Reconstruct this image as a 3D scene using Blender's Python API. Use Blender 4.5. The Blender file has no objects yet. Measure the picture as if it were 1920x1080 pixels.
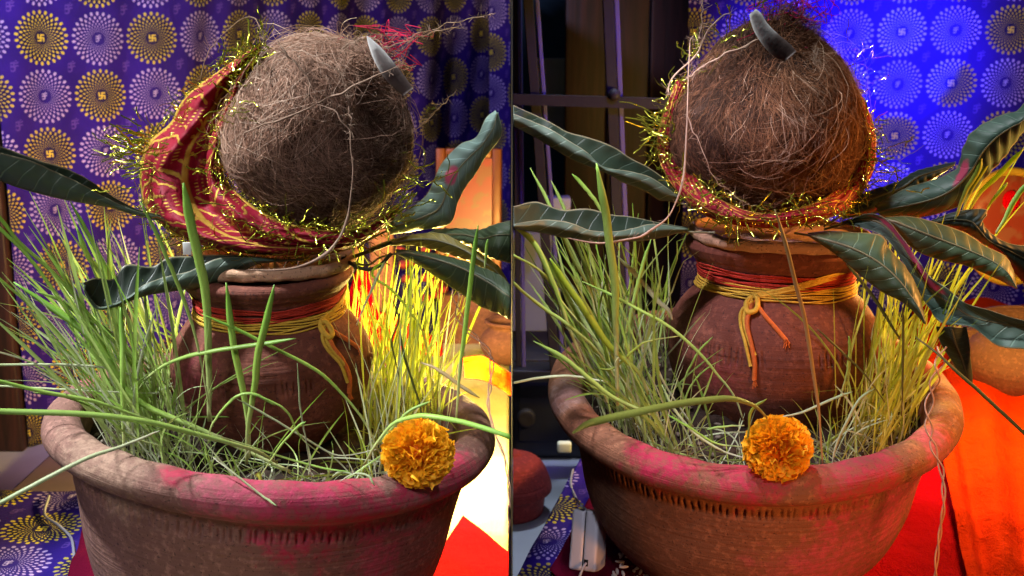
import bpy, bmesh, math, random
import numpy as np
from mathutils import Vector, Matrix, Euler
random.seed(7); RS = np.random.RandomState(11)
rad = math.radians
SC = bpy.context.scene
COL = SC.collection

# ------------------------------------------------------------------ camera, world, lights, exposure
PITCH = rad(12.0); FPX = 2262.0; HC = 0.478
cam_d = bpy.data.cameras.new('camera'); cam = bpy.data.objects.new('camera', cam_d); COL.objects.link(cam)
cam.location = (0, 0, HC); cam.rotation_euler = (math.pi / 2 - PITCH, 0, 0)
cam_d.sensor_width = 36; cam_d.lens = FPX / 1920 * 36; cam_d.clip_start = 0.01; cam_d.clip_end = 30
cam_d.dof.use_dof = True; cam_d.dof.focus_distance = 0.95; cam_d.dof.aperture_fstop = 14
SC.camera = cam
w = bpy.data.worlds.new('World'); SC.world = w; w.use_nodes = True
w.node_tree.nodes['Background'].inputs[0].default_value = (0.55, 0.6, 0.8, 1)
w.node_tree.nodes['Background'].inputs[1].default_value = 0.03
SC.view_settings.view_transform = 'Standard'; SC.view_settings.look = 'None'
SC.view_settings.exposure = 0.0; SC.view_settings.gamma = 1.0


def lamp(name, kind, loc, aim, power, color, size=0.05, angle=40, blend=0.3):
    d = bpy.data.lights.new(name, kind); d.energy = power; d.color = color
    if kind == 'AREA':
        d.size = size
    else:
        d.shadow_soft_size = size
    if kind == 'SPOT':
        d.spot_size = rad(angle); d.spot_blend = blend
    o = bpy.data.objects.new(name, d); COL.objects.link(o); o.location = loc
    if aim is not None:
        o.rotation_euler = (Vector(aim) - Vector(loc)).to_track_quat('-Z', 'Y').to_euler()
    return o


COOL = (0.92, 0.95, 1.0); WARM = (1.0, 0.60, 0.16)
# left half
lamp('key_lamp', 'SPOT', (-0.86, 0.92, 1.15), (-0.22, 0.95, 0.30), 138, COOL, 0.03, 46, 0.4)
lamp('warm_lamp', 'POINT', (-0.066, 1.31, 0.135), None, 34, (1.0, 0.70, 0.18), 0.03)
lamp('back_lamp', 'SPOT', (-0.75, 1.25, 0.95), (-0.42, 2.2, 0.25), 52, (0.66, 0.60, 1.0), 0.08, 75, 0.7)
lamp('front_fill', 'SPOT', (-0.45, 0.02, 0.85), (-0.22, 0.9, 0.15), 20, (0.95, 0.86, 0.93), 0.12, 40, 0.8)  # added fill from the camera side, no visible source
lamp('warm_pot_fill', 'SPOT', (-0.012, 1.10, 0.33), (-0.16, 0.97, 0.23), 3.2, (1.0, 0.48, 0.13), 0.02, 60, 0.6)  # added second warm spot, since grass blocks the warm lamp
lamp('warm_back_fill', 'SPOT', (-0.33, 1.50, 0.22), (-0.62, 1.93, 0.08), 9, (1.0, 0.30, 0.16), 0.04, 100, 0.9)  # added spot that tints the lower curtain orange pink
# right half
lamp('key_lamp', 'SPOT', (-0.06, 0.90, 1.35), (0.20, 1.02, 0.28), 46, COOL, 0.03, 42, 0.35)
lamp('side_fill', 'SPOT', (0.012, 0.84, 0.53), (0.13, 1.06, 0.24), 5.5, (0.95, 0.82, 1.0), 0.012, 80, 0.4)  # added unseen spot that lights the left of the right pot
lamp('warm_lamp', 'POINT', (0.50, 1.34, 0.26), None, 12, (1.0, 0.66, 0.15), 0.03)
lamp('warm_side_lamp', 'SPOT', (0.66, 1.00, 0.44), (0.26, 1.05, 0.24), 18, (1.0, 0.40, 0.09), 0.03, 62, 0.5)
lamp('cloth_bounce_fill', 'SPOT', (0.44, 0.42, 0.07), (0.22, 0.9, 0.12), 8.5, (1.0, 0.38, 0.10), 0.04, 55, 0.8)  # added spot standing in for light bounced off the orange cloth
lamp('front_fill', 'SPOT', (0.03, 0.10, 0.75), (0.085, 0.98, 0.05), 15, (0.80, 0.82, 1.0), 0.05, 24, 0.9)  # added fill for the adapter and bowl front, source unseen
lamp('blue_lamp', 'SPOT', (0.62, 1.35, 0.85), (0.671, 2.10, 0.45), 1500, (0.0, 0.003, 1.0), 0.004, 14, 0.55)
lamp('blue_wash_lamp', 'SPOT', (0.58, 1.35, 0.85), (0.60, 2.18, 0.40), 260, (0.015, 0.015, 1.0), 0.05, 36, 0.9)
lamp('violet_lamp', 'SPOT', (0.80, 1.2, 1.0), (0.86, 2.25, 0.25), 20, (0.6, 0.6, 1.0), 0.05, 45, 0.8)
lamp('grille_fill', 'SPOT', (0.42, 1.30, 0.80), (0.08, 1.70, 0.28), 14, (0.16, 0.08, 1.0), 0.02, 36, 0.5)  # added violet spot from in front, aimed at the grille bars
lamp('floor_fill', 'SPOT', (0.10, 1.75, 1.1), (0.03, 1.60, -0.17), 34, (0.75, 0.85, 1.0), 0.05, 30, 0.6)  # unseen spot added to brighten the grey floor patch


# ------------------------------------------------------------------ pixel -> point on the vertical plane y
def W(px, py, y):
    if 0.6 < y < 1.1: y += 0.055 if px > 960 else 0.030      # stand of each offering behind the table front
    a = (px - 960) / FPX; b = (540 - py) / FPX
    dy = math.cos(PITCH) + b * math.sin(PITCH); dz = -math.sin(PITCH) + b * math.cos(PITCH)
    return np.array((a * y / dy, y, HC + dz * y / dy))


TZL, TZR = -0.035, -0.012


def WZ(px, py, z):
    z += TZR if px > 960 else TZL
    a = (px - 960) / FPX; b = (540 - py) / FPX
    dy = math.cos(PITCH) + b * math.sin(PITCH); dz = -math.sin(PITCH) + b * math.cos(PITCH)
    t = (z - HC) / dz
    return np.array((a * t, dy * t, z))


# ------------------------------------------------------------------ node helper
class S:
    def __init__(s, nt, sock): s.nt = nt; s.k = sock
    def _m(s, op, a=None, b=None, clamp=False):
        n = s.nt.nodes.new('ShaderNodeMath'); n.operation = op; n.use_clamp = clamp
        for i, v in enumerate((s, a, b)):
            if v is None: continue
            if isinstance(v, S): s.nt.links.new(v.k, n.inputs[i])
            else: n.inputs[i].default_value = float(v)
        return S(s.nt, n.outputs[0])
    def __add__(s, o): return s._m('ADD', o)
    __radd__ = __add__
    def __sub__(s, o): return s._m('SUBTRACT', o)
    def __rsub__(s, o): return (s * -1.0) + o
    def __mul__(s, o): return s._m('MULTIPLY', o)
    __rmul__ = __mul__
    def __truediv__(s, o): return s._m('DIVIDE', o)
    def floor(s): return s._m('FLOOR')
    def frac(s): return s._m('FRACT')
    def abs(s): return s._m('ABSOLUTE')
    def sqrt(s): return s._m('SQRT')
    def ln(s): return s._m('LOGARITHM', math.e)
    def atan2(s, o): return s._m('ARCTAN2', o)
    def mn(s, o): return s._m('MINIMUM', o)
    def mx(s, o): return s._m('MAXIMUM', o)
    def sin(s): return s._m('SINE')
    def wrap(s, m): return s._m('FLOORED_MODULO', m)
    def below(s, e, soft):            # 1 where s < e
        n = s.nt.nodes.new('ShaderNodeMapRange'); n.interpolation_type = 'SMOOTHSTEP'
        s.nt.links.new(s.k, n.inputs[0])
        n.inputs[1].default_value = e - soft; n.inputs[2].default_value = e + soft
        n.inputs[3].default_value = 1; n.inputs[4].default_value = 0
        return S(s.nt, n.outputs[0])
    def above(s, e, soft): return 1.0 - s.below(e, soft)


class Mat:
    def __init__(self, name, rough=0.7, spec=0.4):
        self.m = bpy.data.materials.new(name); self.m.use_nodes = True
        self.nt = self.m.node_tree; self.b = self.nt.nodes['Principled BSDF']
        self.b.inputs['Roughness'].default_value = rough
        self.b.inputs['Specular IOR Level'].default_value = spec
    def node(self, t, **kw):
        n = self.nt.nodes.new(t)
        for k, v in kw.items(): setattr(n, k, v)
        return n
    def tc(self, which='Object'):
        n = self.node('ShaderNodeTexCoord'); return n.outputs[which]
    def attr(self, name, out='Fac'):
        n = self.node('ShaderNodeAttribute', attribute_name=name); return S(self.nt, n.outputs[out])
    def noise(self, scale, detail=4, rough=0.55, vec=None, stretch=None, dist=0.0):
        n = self.node('ShaderNodeTexNoise'); n.inputs['Scale'].default_value = scale
        n.inputs['Detail'].default_value = detail; n.inputs['Roughness'].default_value = rough
        n.inputs['Distortion'].default_value = dist
        vec = vec or self.tc()
        if stretch:
            mp = self.node('ShaderNodeMapping'); mp.inputs['Scale'].default_value = stretch
            self.nt.links.new(vec, mp.inputs[0]); vec = mp.outputs[0]
        self.nt.links.new(vec, n.inputs['Vector']); return S(self.nt, n.outputs['Fac'])
    def sep(self, vec):
        n = self.node('ShaderNodeSeparateXYZ'); self.nt.links.new(vec, n.inputs[0])
        return [S(self.nt, o) for o in n.outputs]
    def rgb(self, c):
        n = self.node('ShaderNodeRGB'); n.outputs[0].default_value = (*c, 1); return n.outputs[0]
    def mix(self, f, a, b, mode='MIX'):
        n = self.node('ShaderNodeMix', data_type='RGBA', blend_type=mode)
        n.clamp_factor = True
        if isinstance(f, S): self.nt.links.new(f.k, n.inputs[0])
        else: n.inputs[0].default_value = f
        for i, v in ((6, a), (7, b)):
            if isinstance(v, tuple): n.inputs[i].default_value = (*v, 1)
            else: self.nt.links.new(v, n.inputs[i])
        return n.outputs[2]
    def color(self, c):
        if isinstance(c, tuple): self.b.inputs['Base Color'].default_value = (*c, 1)
        else: self.nt.links.new(c, self.b.inputs['Base Color'])
        self.c = c; return self
    def bump(self, h, strength=0.3, dist=0.002):
        n = self.node('ShaderNodeBump'); n.inputs['Strength'].default_value = strength
        n.inputs['Distance'].default_value = dist
        self.nt.links.new(h.k, n.inputs['Height']); self.nt.links.new(n.outputs[0], self.b.inputs['Normal']); return self
    def rough(self, s):
        self.nt.links.new(s.k, self.b.inputs['Roughness']); return self
    def translucent(self, fac):
        t = self.node('ShaderNodeBsdfTranslucent'); mx = self.node('ShaderNodeMixShader')
        mx.inputs[0].default_value = fac
        if isinstance(self.c, tuple): t.inputs[0].default_value = (*self.c, 1)
        else: self.nt.links.new(self.c, t.inputs[0])
        out = self.nt.nodes['Material Output']
        self.nt.links.new(self.b.outputs[0], mx.inputs[1]); self.nt.links.new(t.outputs[0], mx.inputs[2])
        self.nt.links.new(mx.outputs[0], out.inputs[0]); return self


def simple(name, c, rough=0.6, spec=0.4, metal=0.0, n=0.0, scale=40.0, bump=0.0):
    M = Mat(name, rough, spec); M.b.inputs['Metallic'].default_value = metal
    if n > 0:
        f = M.noise(scale); dark = tuple(x * (1 - n) for x in c); lite = tuple(min(1, x * (1 + n)) for x in c)
        M.color(M.mix(f, dark, lite))
        if bump: M.bump(f, bump)
    else: M.color(c)
    return M.m


# ------------------------------------------------------------------ materials
def cloth_material():
    M = Mat('printed_purple_cloth', 0.85, 0.2)
    u, v, _ = M.sep(M.tc('UV'))
    g = 0.088
    cu = u / g; cv = v / g
    par = (cu.floor() + cv.floor()).wrap(2.0).above(0.5, 0.01)
    x = cu.frac() - 0.5; y = cv.frac() - 0.5
    r = (x * x + y * y).sqrt().mx(0.001); th = y.atan2(x)
    k = 5.6
    lv = ((r / 0.475).ln() * -1.0) * k
    ring = lv.floor()
    a = ((th * (26 / (2 * math.pi)) + ring.wrap(2.0) * 0.5).frac() - 0.5) / (r * 0.34 + 0.075)
    b = (lv.frac() - 0.5) / 0.44
    dot = (a * a + b * b).below(1.0, 0.25)
    dot = dot * r.below(0.472, 0.004) * r.above(0.115, 0.01)
    disc = r.below(0.40, 0.06)
    def om(x, y, s):
        x = x / s; y = y / s
        def arc(cx, cy, rr, wd, cond):
            dx = x - cx; dy = y - cy
            return ((dx * dx + dy * dy).sqrt() - rr).abs().below(wd, 0.07) * cond
        o = arc(-.35, .35, .32, .12, (x + .62).above(0, .05))
        o = o.mx(arc(-.35, -.32, .40, .12, (x + .66).above(0, .05)))
        o = o.mx(arc(.42, -.12, .34, .11, (y - x * .6 + .25).above(0, .05)))
        o = o.mx(arc(.30, 1.0, .36, .10, y.below(.9, .05)))
        dx = x - .30; dy = y - 1.02
        return o.mx((dx * dx + dy * dy).sqrt().below(.13, .05))
    def bar(x, y, cx, cy, hx, hy, s=0.006):
        return (x - cx).abs().below(hx, s) * (y - cy).abs().below(hy, s)
    L = 0.060; t = 0.011
    hk = bar(x, y, 0, 0, t, L).mx(bar(x, y, 0, 0, L, t))
    hk = hk.mx(bar(x, y, L / 2, L - t, L / 2, t)).mx(bar(x, y, L - t, -L / 2, t, L / 2))
    hk = hk.mx(bar(x, y, -L / 2, -L + t, L / 2, t)).mx(bar(x, y, -L + t, L / 2, t, L / 2))
    omg = om(x, y, 0.066)
    glyph = hk * par + omg * (1.0 - par)
    # faint oms at the corners between the flowers
    x2 = (cu + 0.5).frac() - 0.5; y2 = (cv + 0.5).frac() - 0.5
    faint = om(x2, y2, 0.10)
    n1 = M.noise(9.0, 5, 0.6, M.tc('UV')); n2 = M.noise(900, 2, 0.6, M.tc('UV'))
    n3 = M.noise(3.0, 4, 0.6, M.tc('UV'))
    base = M.mix(n1, (0.006, 0.0014, 0.075), (0.032, 0.006, 0.30))
    base = M.mix(faint * 0.35, base, (0.20, 0.10, 0.55))
    dk = M.mix(par, (0.016, 0.005, 0.15), (0.006, 0.004, 0.014))
    base = M.mix(disc * 0.8, base, dk)
    hh = ((cu.floor() * 12.9898 + cv.floor() * 78.233).sin() * 43758.5).frac()
    dot = dot * (hh * 0.18 + 0.82)  # uneven light on the print put into each flower's brightness
    colr = M.mix(par, (0.40, 0.31, 0.66), (0.50, 0.41, 0.03))
    c = M.mix(dot, base, colr)
    c = M.mix(glyph * 0.9, c, M.mix(par, (0.42, 0.34, 0.66), (0.72, 0.58, 0.05)))
    c = M.mix(n3.below(0.47, 0.16) * 0.5, c, M.mix(0.6, c, (0.02, 0.01, 0.06)))  # shading variation put into the colour as broad dark mottling
    M.color(M.mix(n2 * 0.5, c, M.mix(0.6, c, (0.0, 0.0, 0.0))))
    M.bump(n2 * 0.06 + M.noise(26.0, 5, 0.65, M.tc('UV'), (1, 0.5, 1), 1.2) * 1.0, 0.5, 0.006)
    return M.m


def clay_material(name, c1, c2, stains=(), amount=1.0, soot=0.0):
    M = Mat(name, 0.82, 0.25)
    n = M.noise(14, 6, 0.6); f = M.noise(160, 5, 0.65); rings = M.noise(6, 3, 0.5, None, (1, 1, 60))
    c = M.mix(n, c1, c2)
    c = M.mix(rings * 0.45, c, tuple(x * 0.6 for x in c1))
    c = M.mix((f.above(0.58, 0.08)) * 0.45, c, tuple(min(1, x * 1.5) for x in c2))
    speck = M.noise(420, 2, 0.5).above(0.66, 0.02)
    c = M.mix(speck * 0.6, c, (0.03, 0.02, 0.02))
    px, py, pz = M.sep(M.tc())
    big = M.noise(22, 6, 0.7, None, None, 0.6); mid = M.noise(60, 5, 0.7)
    for (sx, sy, sz, sr, col, k) in stains:
        dx = px - sx; dy = py - sy; dz = pz - sz
        d = (dx * dx + dy * dy + dz * dz).sqrt() / sr
        m = (d + (big - 0.5) * 2.2 + (mid - 0.5) * 1.4).below(0.70, 0.30)
        c = M.mix(m * k * (f.above(0.50, 0.10) * 0.55 + 0.40), c, col)
    M.color(c)
    M.bump(f + rings * 1.6 + M.noise(900, 2, 0.5) * 0.4, 0.55, 0.0012)
    return M.m


PINK = (0.42, 0.012, 0.06); PINK2 = (0.50, 0.06, 0.13)


def leaf_material(name, c1, c2, stain=None, veins=12.0, edge=None, bk=0.4):
    M = Mat(name, 0.42, 0.4)
    u, v, _ = M.sep(M.tc('UV')); av = (v - 0.5).abs() * 2.0
    t = (u * veins - av * 1.3 + 100.0).frac() - 0.5
    vein = t.abs().below(0.035, 0.03) * av.below(0.93, 0.05)
    rib = av.below(0.05, 0.02)
    n = (M.noise(45, 5, 0.6) * 0.5 + M.noise(13, 4, 0.6) * 0.9 - 0.2); fn = M.noise(400, 3, 0.6)
    c = M.mix(n, c1, c2)
    c = M.mix(vein.mx(rib) * 0.38, c, tuple(min(1, x * 2.2 + 0.03) for x in c2))
    c = M.mix(av.above(0.955, 0.02) * 0.7, c, (0.20, 0.18, 0.10))
    if stain:
        us, vs, ru, rv = stain
        d = ((u - us) / ru) * ((u - us) / ru) + ((v - vs) / rv) * ((v - vs) / rv)
        m = (d.sqrt() + (M.noise(60, 5, 0.7) - 0.5) * 1.3).below(0.9, 0.2)
        c = M.mix(m * 0.9, c, (0.50, 0.06, 0.14))
    M.color(c)
    M.bump(vein.mx(rib) * -1.0 + (t * 6.283).sin() * 0.14 + fn * 0.25, bk, 0.0010)
    M.rough(n * 0.25 + 0.38)
    M.translucent(0.12)
    return M.m


def grass_material(name, tip, mid, base, tr=0.35):
    M = Mat(name, 0.45, 0.45)
    t = M.attr('along'); r = M.attr('tone')
    c = M.mix(t.above(0.22, 0.2), base, mid)
    c = M.mix(t.above(0.75, 0.25), c, tip)
    c = M.mix(r, M.mix(0.5, c, base), c)
    c = M.mix((r * 7.3).frac() * 0.45, c, tuple(x * 0.35 for x in mid))
    st = M.noise(60, 3, 0.6, None, (22, 22, 1.2)); c = M.mix(st.above(0.52, 0.12) * 0.30, c, tuple(x * 0.5 for x in mid))
    M.color(c); M.bump(st, 0.25, 0.0004); M.translucent(tr); return M.m


MT = {}
MT['cloth'] = cloth_material()
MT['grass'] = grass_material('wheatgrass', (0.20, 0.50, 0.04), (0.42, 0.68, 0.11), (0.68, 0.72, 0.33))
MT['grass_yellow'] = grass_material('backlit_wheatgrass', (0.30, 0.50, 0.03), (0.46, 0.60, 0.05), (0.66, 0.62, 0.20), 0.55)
MT['grass_lit'] = grass_material('lit_grass', (0.60, 0.68, 0.10), (0.62, 0.66, 0.12), (0.6, 0.5, 0.1), 0.4)  # brighter colour stands in for light that misses the arched blade
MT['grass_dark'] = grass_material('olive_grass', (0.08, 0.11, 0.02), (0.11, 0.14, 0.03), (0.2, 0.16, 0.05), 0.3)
MT['straw'] = grass_material('straw_grass', (0.22, 0.17, 0.05), (0.42, 0.30, 0.12), (0.5, 0.38, 0.2), 0.25)
MT['pale'] = grass_material('pale_grass', (0.42, 0.60, 0.22), (0.60, 0.70, 0.38), (0.74, 0.74, 0.55), 0.35)
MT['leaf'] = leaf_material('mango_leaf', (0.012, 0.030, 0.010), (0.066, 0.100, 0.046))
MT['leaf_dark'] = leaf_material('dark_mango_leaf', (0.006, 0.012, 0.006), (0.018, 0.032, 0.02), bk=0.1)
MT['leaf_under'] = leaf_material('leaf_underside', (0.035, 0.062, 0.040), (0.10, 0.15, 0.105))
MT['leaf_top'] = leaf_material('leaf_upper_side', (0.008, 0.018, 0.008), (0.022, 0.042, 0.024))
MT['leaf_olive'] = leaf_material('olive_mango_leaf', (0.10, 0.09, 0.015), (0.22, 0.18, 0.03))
MT['leaf_stain_left'] = leaf_material('stained_mango_leaf', (0.10, 0.17, 0.14), (0.20, 0.30, 0.26), (0.52, 0.42, 0.07, 0.22))
MT['leaf_stain_right'] = leaf_material('stained_pale_leaf', (0.03, 0.07, 0.05), (0.10, 0.17, 0.13), (0.62, 0.30, 0.07, 0.22))
MT['leaf_stain_long'] = leaf_material('stained_long_leaf', (0.035, 0.07, 0.055), (0.10, 0.16, 0.12), (0.66, 0.22, 0.26, 0.22))
MT['bowl_left'] = clay_material('mauve_clay', (0.150, 0.070, 0.052), (0.290, 0.155, 0.118),
    [(0.06, -0.165, 0.16, .075, PINK, .9), (0.01, -0.17, 0.165, .055, PINK2, .7), (0.145, -0.09, 0.16, .06, PINK, .85), (-0.165, 0.03, .165, .03, PINK2, .7),
     (0.12, -0.13, 0.09, .045, PINK2, .75), (-0.04, -0.165, 0.168, .018, PINK, .8), (-0.10, -0.14, 0.16, .06, (0.42, 0.30, 0.20), .5)])
MT['bowl_right'] = clay_material('brown_clay', (0.17, 0.068, 0.034), (0.32, 0.14, 0.07),
    [(-0.095, -0.14, 0.165, .042, PINK, .95), (-0.03, -0.165, 0.163, .045, PINK, .85), (0.05, -0.16, 0.163, .06, PINK, .8), (0.12, -0.11, 0.16, .035, PINK2, .6),
     (0.07, -0.13, 0.07, .07, PINK2, .6), (0.115, -0.10, 0.10, .05, PINK2, .6), (0.02, -0.14, 0.06, .05, PINK2, .35), (0.165, 0.03, .165, .03, PINK2, .7), (-0.165, -0.03, .165, .03, (0.25, 0.2, 0.19), .5)])
MT['pot'] = clay_material('red_clay', (0.12, 0.034, 0.022), (0.22, 0.075, 0.046), [(-0.05, -0.06, 0.07, .03, PINK2, .35)])
MT['lid'] = clay_material('orange_clay', (0.42, 0.24, 0.14), (0.60, 0.38, 0.24))
MT['dark_clay'] = clay_material('dark_clay', (0.13, 0.05, 0.035), (0.22, 0.09, 0.06))
MT['red_clay2'] = clay_material('painted_red_clay', (0.20, 0.02, 0.02), (0.32, 0.04, 0.035))


def coir_material(nm, lo, hi, top):
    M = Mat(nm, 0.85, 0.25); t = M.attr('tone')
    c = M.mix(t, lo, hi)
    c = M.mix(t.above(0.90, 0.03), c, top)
    M.color(c); return M.m


MT['coir'] = coir_material('coir', (0.040, 0.017, 0.009), (0.56, 0.335, 0.225), (0.58, 0.42, 0.31))
MT['coir_red'] = coir_material('red_coir', (0.014, 0.006, 0.004), (0.30, 0.125, 0.055), (0.42, 0.27, 0.18))
MT['shell'] = simple('coconut_husk', (0.05, 0.025, 0.016), 0.9, 0.2, 0, 0.5, 70, 0.5)
MT['twine'] = simple('jute_twine', (0.27, 0.18, 0.125), 0.85, 0.2, 0, 0.35, 200, 0.3)
MT['soil'] = simple('dark_soil', (0.035, 0.022, 0.015), 0.95, 0.2, 0, 0.7, 120, 0.8)
MT['pebble'] = simple('pale_pebble', (0.14, 0.11, 0.08), 0.7, 0.4, 0, 0.4, 60, 0.3)
MT['tinsel'] = simple('gold_green_tinsel', (0.56, 0.60, 0.06), 0.16, 0.7, 0.9, 0.25, 90)


def chunri_material():
    M = Mat('red_gold_cloth', 0.6, 0.12)
    u, v, _ = M.sep(M.tc('UV'))
    n = M.noise(38, 4, 0.6)
    wv = ((u * 22.0 + (v * 8.0).sin() * 1.1 + (n - 0.5) * 1.6).frac() - 0.5).abs().below(0.11, 0.04)
    seg = (u * 7.0 + v * 1.3).frac().below(0.62, 0.05)
    small = ((u * 90).frac() - 0.5).abs().below(0.2, 0.1) * ((v * 14).frac() - 0.5).abs().below(0.2, 0.1) * (u * 7.0 + v * 1.3).frac().above(0.7, 0.03)
    edge = ((v - 0.40).abs().below(0.018, 0.008)).mx((v - 0.985).abs().below(0.018, 0.006)).mx((v - 0.015).abs().below(0.018, 0.006))
    gold = (wv * seg * n.above(0.44, 0.06)).mx(small).mx(edge)
    fine = M.noise(700, 2, 0.6)
    c = M.mix(n, (0.09, 0.002, 0.008), (0.25, 0.006, 0.022))
    c = M.mix(gold * (fine * 0.5 + 0.65), c, (0.42, 0.27, 0.04))
    M.color(c); M.nt.links.new((gold * 0.45).k, M.b.inputs['Metallic'])
    M.bump(fine + gold, 0.35, 0.0008)
    return M.m


MT['chunri'] = chunri_material()


def fabric(name, c, scale=900, wrinkle=14, k=0.45):
    M = Mat(name, 0.95, 0.02); n = M.noise(wrinkle, 5, 0.6); f = M.noise(scale, 2, 0.6)
    M.color(M.mix(n, tuple(x * (1 - k) for x in c), c)); M.bump(n * 2.5 + M.noise(wrinkle * 3.5, 4, 0.6, None, (1, .35, 1), 1.0) * 1.0 + f * 0.4, 0.8, 0.005); return M.m


MT['red_cloth'] = fabric('red_cotton', (0.46, 0.0008, 0.006))
MT['maroon_cloth'] = fabric('magenta_cotton', (0.12, 0.004, 0.022))
MT['orange_cloth'] = fabric('orange_cotton', (0.85, 0.040, 0.001), 700, 20)
MT['cream_cloth'] = fabric('cream_cotton', (0.80, 0.68, 0.32))
MT['thread_red'] = simple('red_thread', (0.42, 0.035, 0.02), 0.8, 0.2, 0, 0.5, 400, 0.3)
MT['thread_yellow'] = simple('yellow_thread', (0.62, 0.40, 0.05), 0.8, 0.2, 0, 0.4, 400, 0.3)
MT['thread_orange'] = simple('orange_thread', (0.55, 0.14, 0.03), 0.8, 0.2, 0, 0.4, 400, 0.3)
MT['white_plastic'] = simple('white_plastic', (0.66, 0.63, 0.66), 0.35, 0.5, 0, 0.06, 30)
MT['grey_plastic'] = simple('grey_plastic', (0.05, 0.04, 0.045), 0.6, 0.3)
MT['black'] = simple('black_slot', (0.01, 0.01, 0.012), 0.5)
MT['wire'] = simple('pinkish_wire', (0.52, 0.30, 0.20), 0.3, 0.6)
MT['wire_grey'] = simple('grey_wire', (0.25, 0.25, 0.30), 0.4, 0.5)
MT['iron'] = simple('painted_iron', (0.022, 0.018, 0.02), 0.6, 0.3, 0.0, 0.4, 60, 0.3)
MT['strip'] = simple('violet_edge_light', (0.11, 0.09, 0.24), 0.5)  # violet light on the bar edges, put into a colour
MT['floor'] = simple('grey_floor', (0.34, 0.37, 0.42), 0.45, 0.4, 0, 0.22, 12, 0.1)
MT['step'] = simple('mauve_step', (0.20, 0.14, 0.17), 0.7, 0.3, 0, 0.25, 20, 0.1)
MT['wall'] = simple('teal_wall', (0.035, 0.075, 0.11), 0.8, 0.2, 0, 0.5, 6, 0.1)
MT['board'] = simple('pale_board', (0.55, 0.60, 0.52), 0.6, 0.3, 0, 0.15, 10)
MT['divider'] = simple('added_divider_dark', (0.03, 0.03, 0.03), 0.9, 0.1)
MT['dark_box'] = simple('dark_metal', (0.018, 0.018, 0.024), 0.45, 0.5, 0.3, 0.4, 30, 0.2)
MT['gilt'] = simple('orange_gilt', (0.14, 0.034, 0.004), 0.4, 0.5, 0.2, 0.3, 50, 0.3)
MT['rim_yellow'] = simple('yellow_rim', (0.24, 0.14, 0.015), 0.5, 0.4, 0, 0.2, 40)
MT['rice'] = simple('white_rice', (0.66, 0.60, 0.58), 0.6, 0.4, 0, 0.12, 80)
MT['sprout'] = simple('yellow_green', (0.34, 0.40, 0.04), 0.5)
MT['paper'] = simple('white_paper', (0.7, 0.72, 0.68), 0.7)
MT['powder'] = simple('pink_powder', (0.34, 0.012, 0.05), 0.95, 0.1, 0, 0.3, 300, 0.6)
MT['stem'] = simple('dark_stem', (0.03, 0.035, 0.015), 0.6)


def wood_material():
    M = Mat('dark_wood', 0.55, 0.35)
    n = M.noise(5, 6, 0.65, None, (9, 9, 0.6), 1.5)
    M.color(M.mix(n.above(0.5, 0.2), (0.012, 0.007, 0.007), (0.045, 0.017, 0.015))); M.bump(n, 0.3, 0.003); return M.m


MT['wood'] = wood_material()


def petal_material(name, a, b, c0):
    M = Mat(name, 0.6, 0.3); t = M.attr('along'); n = M.noise(300, 3, 0.6)
    c = M.mix(t, a, b); c = M.mix(n * 0.5, c, c0); M.color(c); M.translucent(0.3); return M.m


M_ = Mat('tag_shell', 0.55, 0.35); t_ = M_.attr('along'); n_ = M_.noise(90, 4, 0.6)
M_.color(M_.mix((t_ + (n_ - 0.5) * 0.25).above(0.52, 0.16), (0.58, 0.57, 0.54), (0.085, 0.060, 0.052))); M_.bump(n_, 0.3); MT['tag'] = M_.m
MT['petal'] = petal_material('marigold_petal', (0.80, 0.20, 0.003), (1.0, 0.60, 0.015), (0.92, 0.26, 0.005))


def picture_material(name, a, b, c0):
    M = Mat(name, 0.35, 0.5); n = M.noise(16, 4, 0.6); _, _, z = M.sep(M.tc()); n2 = M.noise(34, 3, 0.5)
    c = M.mix((z * 7.0 + (n - 0.5) * 2.2).below(-0.30, 0.12), a, b)
    c = M.mix(n2.above(0.53, 0.04) * 0.85, c, c0); M.color(c); return M.m


MT['picture'] = picture_material('devotional_print', (0.22, 0.002, 0.002), (0.34, 0.20, 0.05), (0.16, 0.03, 0.004))
MT['peach'] = picture_material('peach_print', (0.15, 0.018, 0.010), (0.20, 0.105, 0.07), (0.16, 0.05, 0.035))


# ------------------------------------------------------------------ mesh helpers
def tag(o, label=None, cat=None, group=None, kind=None):
    if label: o['label'] = label
    if cat: o['category'] = cat
    if group: o['group'] = group
    if kind: o['kind'] = kind
    return o


def empty(name, loc, label, cat, group=None, rot=None):
    o = bpy.data.objects.new(name, None); COL.objects.link(o); o.location = tuple(loc); o.empty_display_size = 0.01
    if rot: o.rotation_euler = rot
    return tag(o, label, cat, group)


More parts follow.
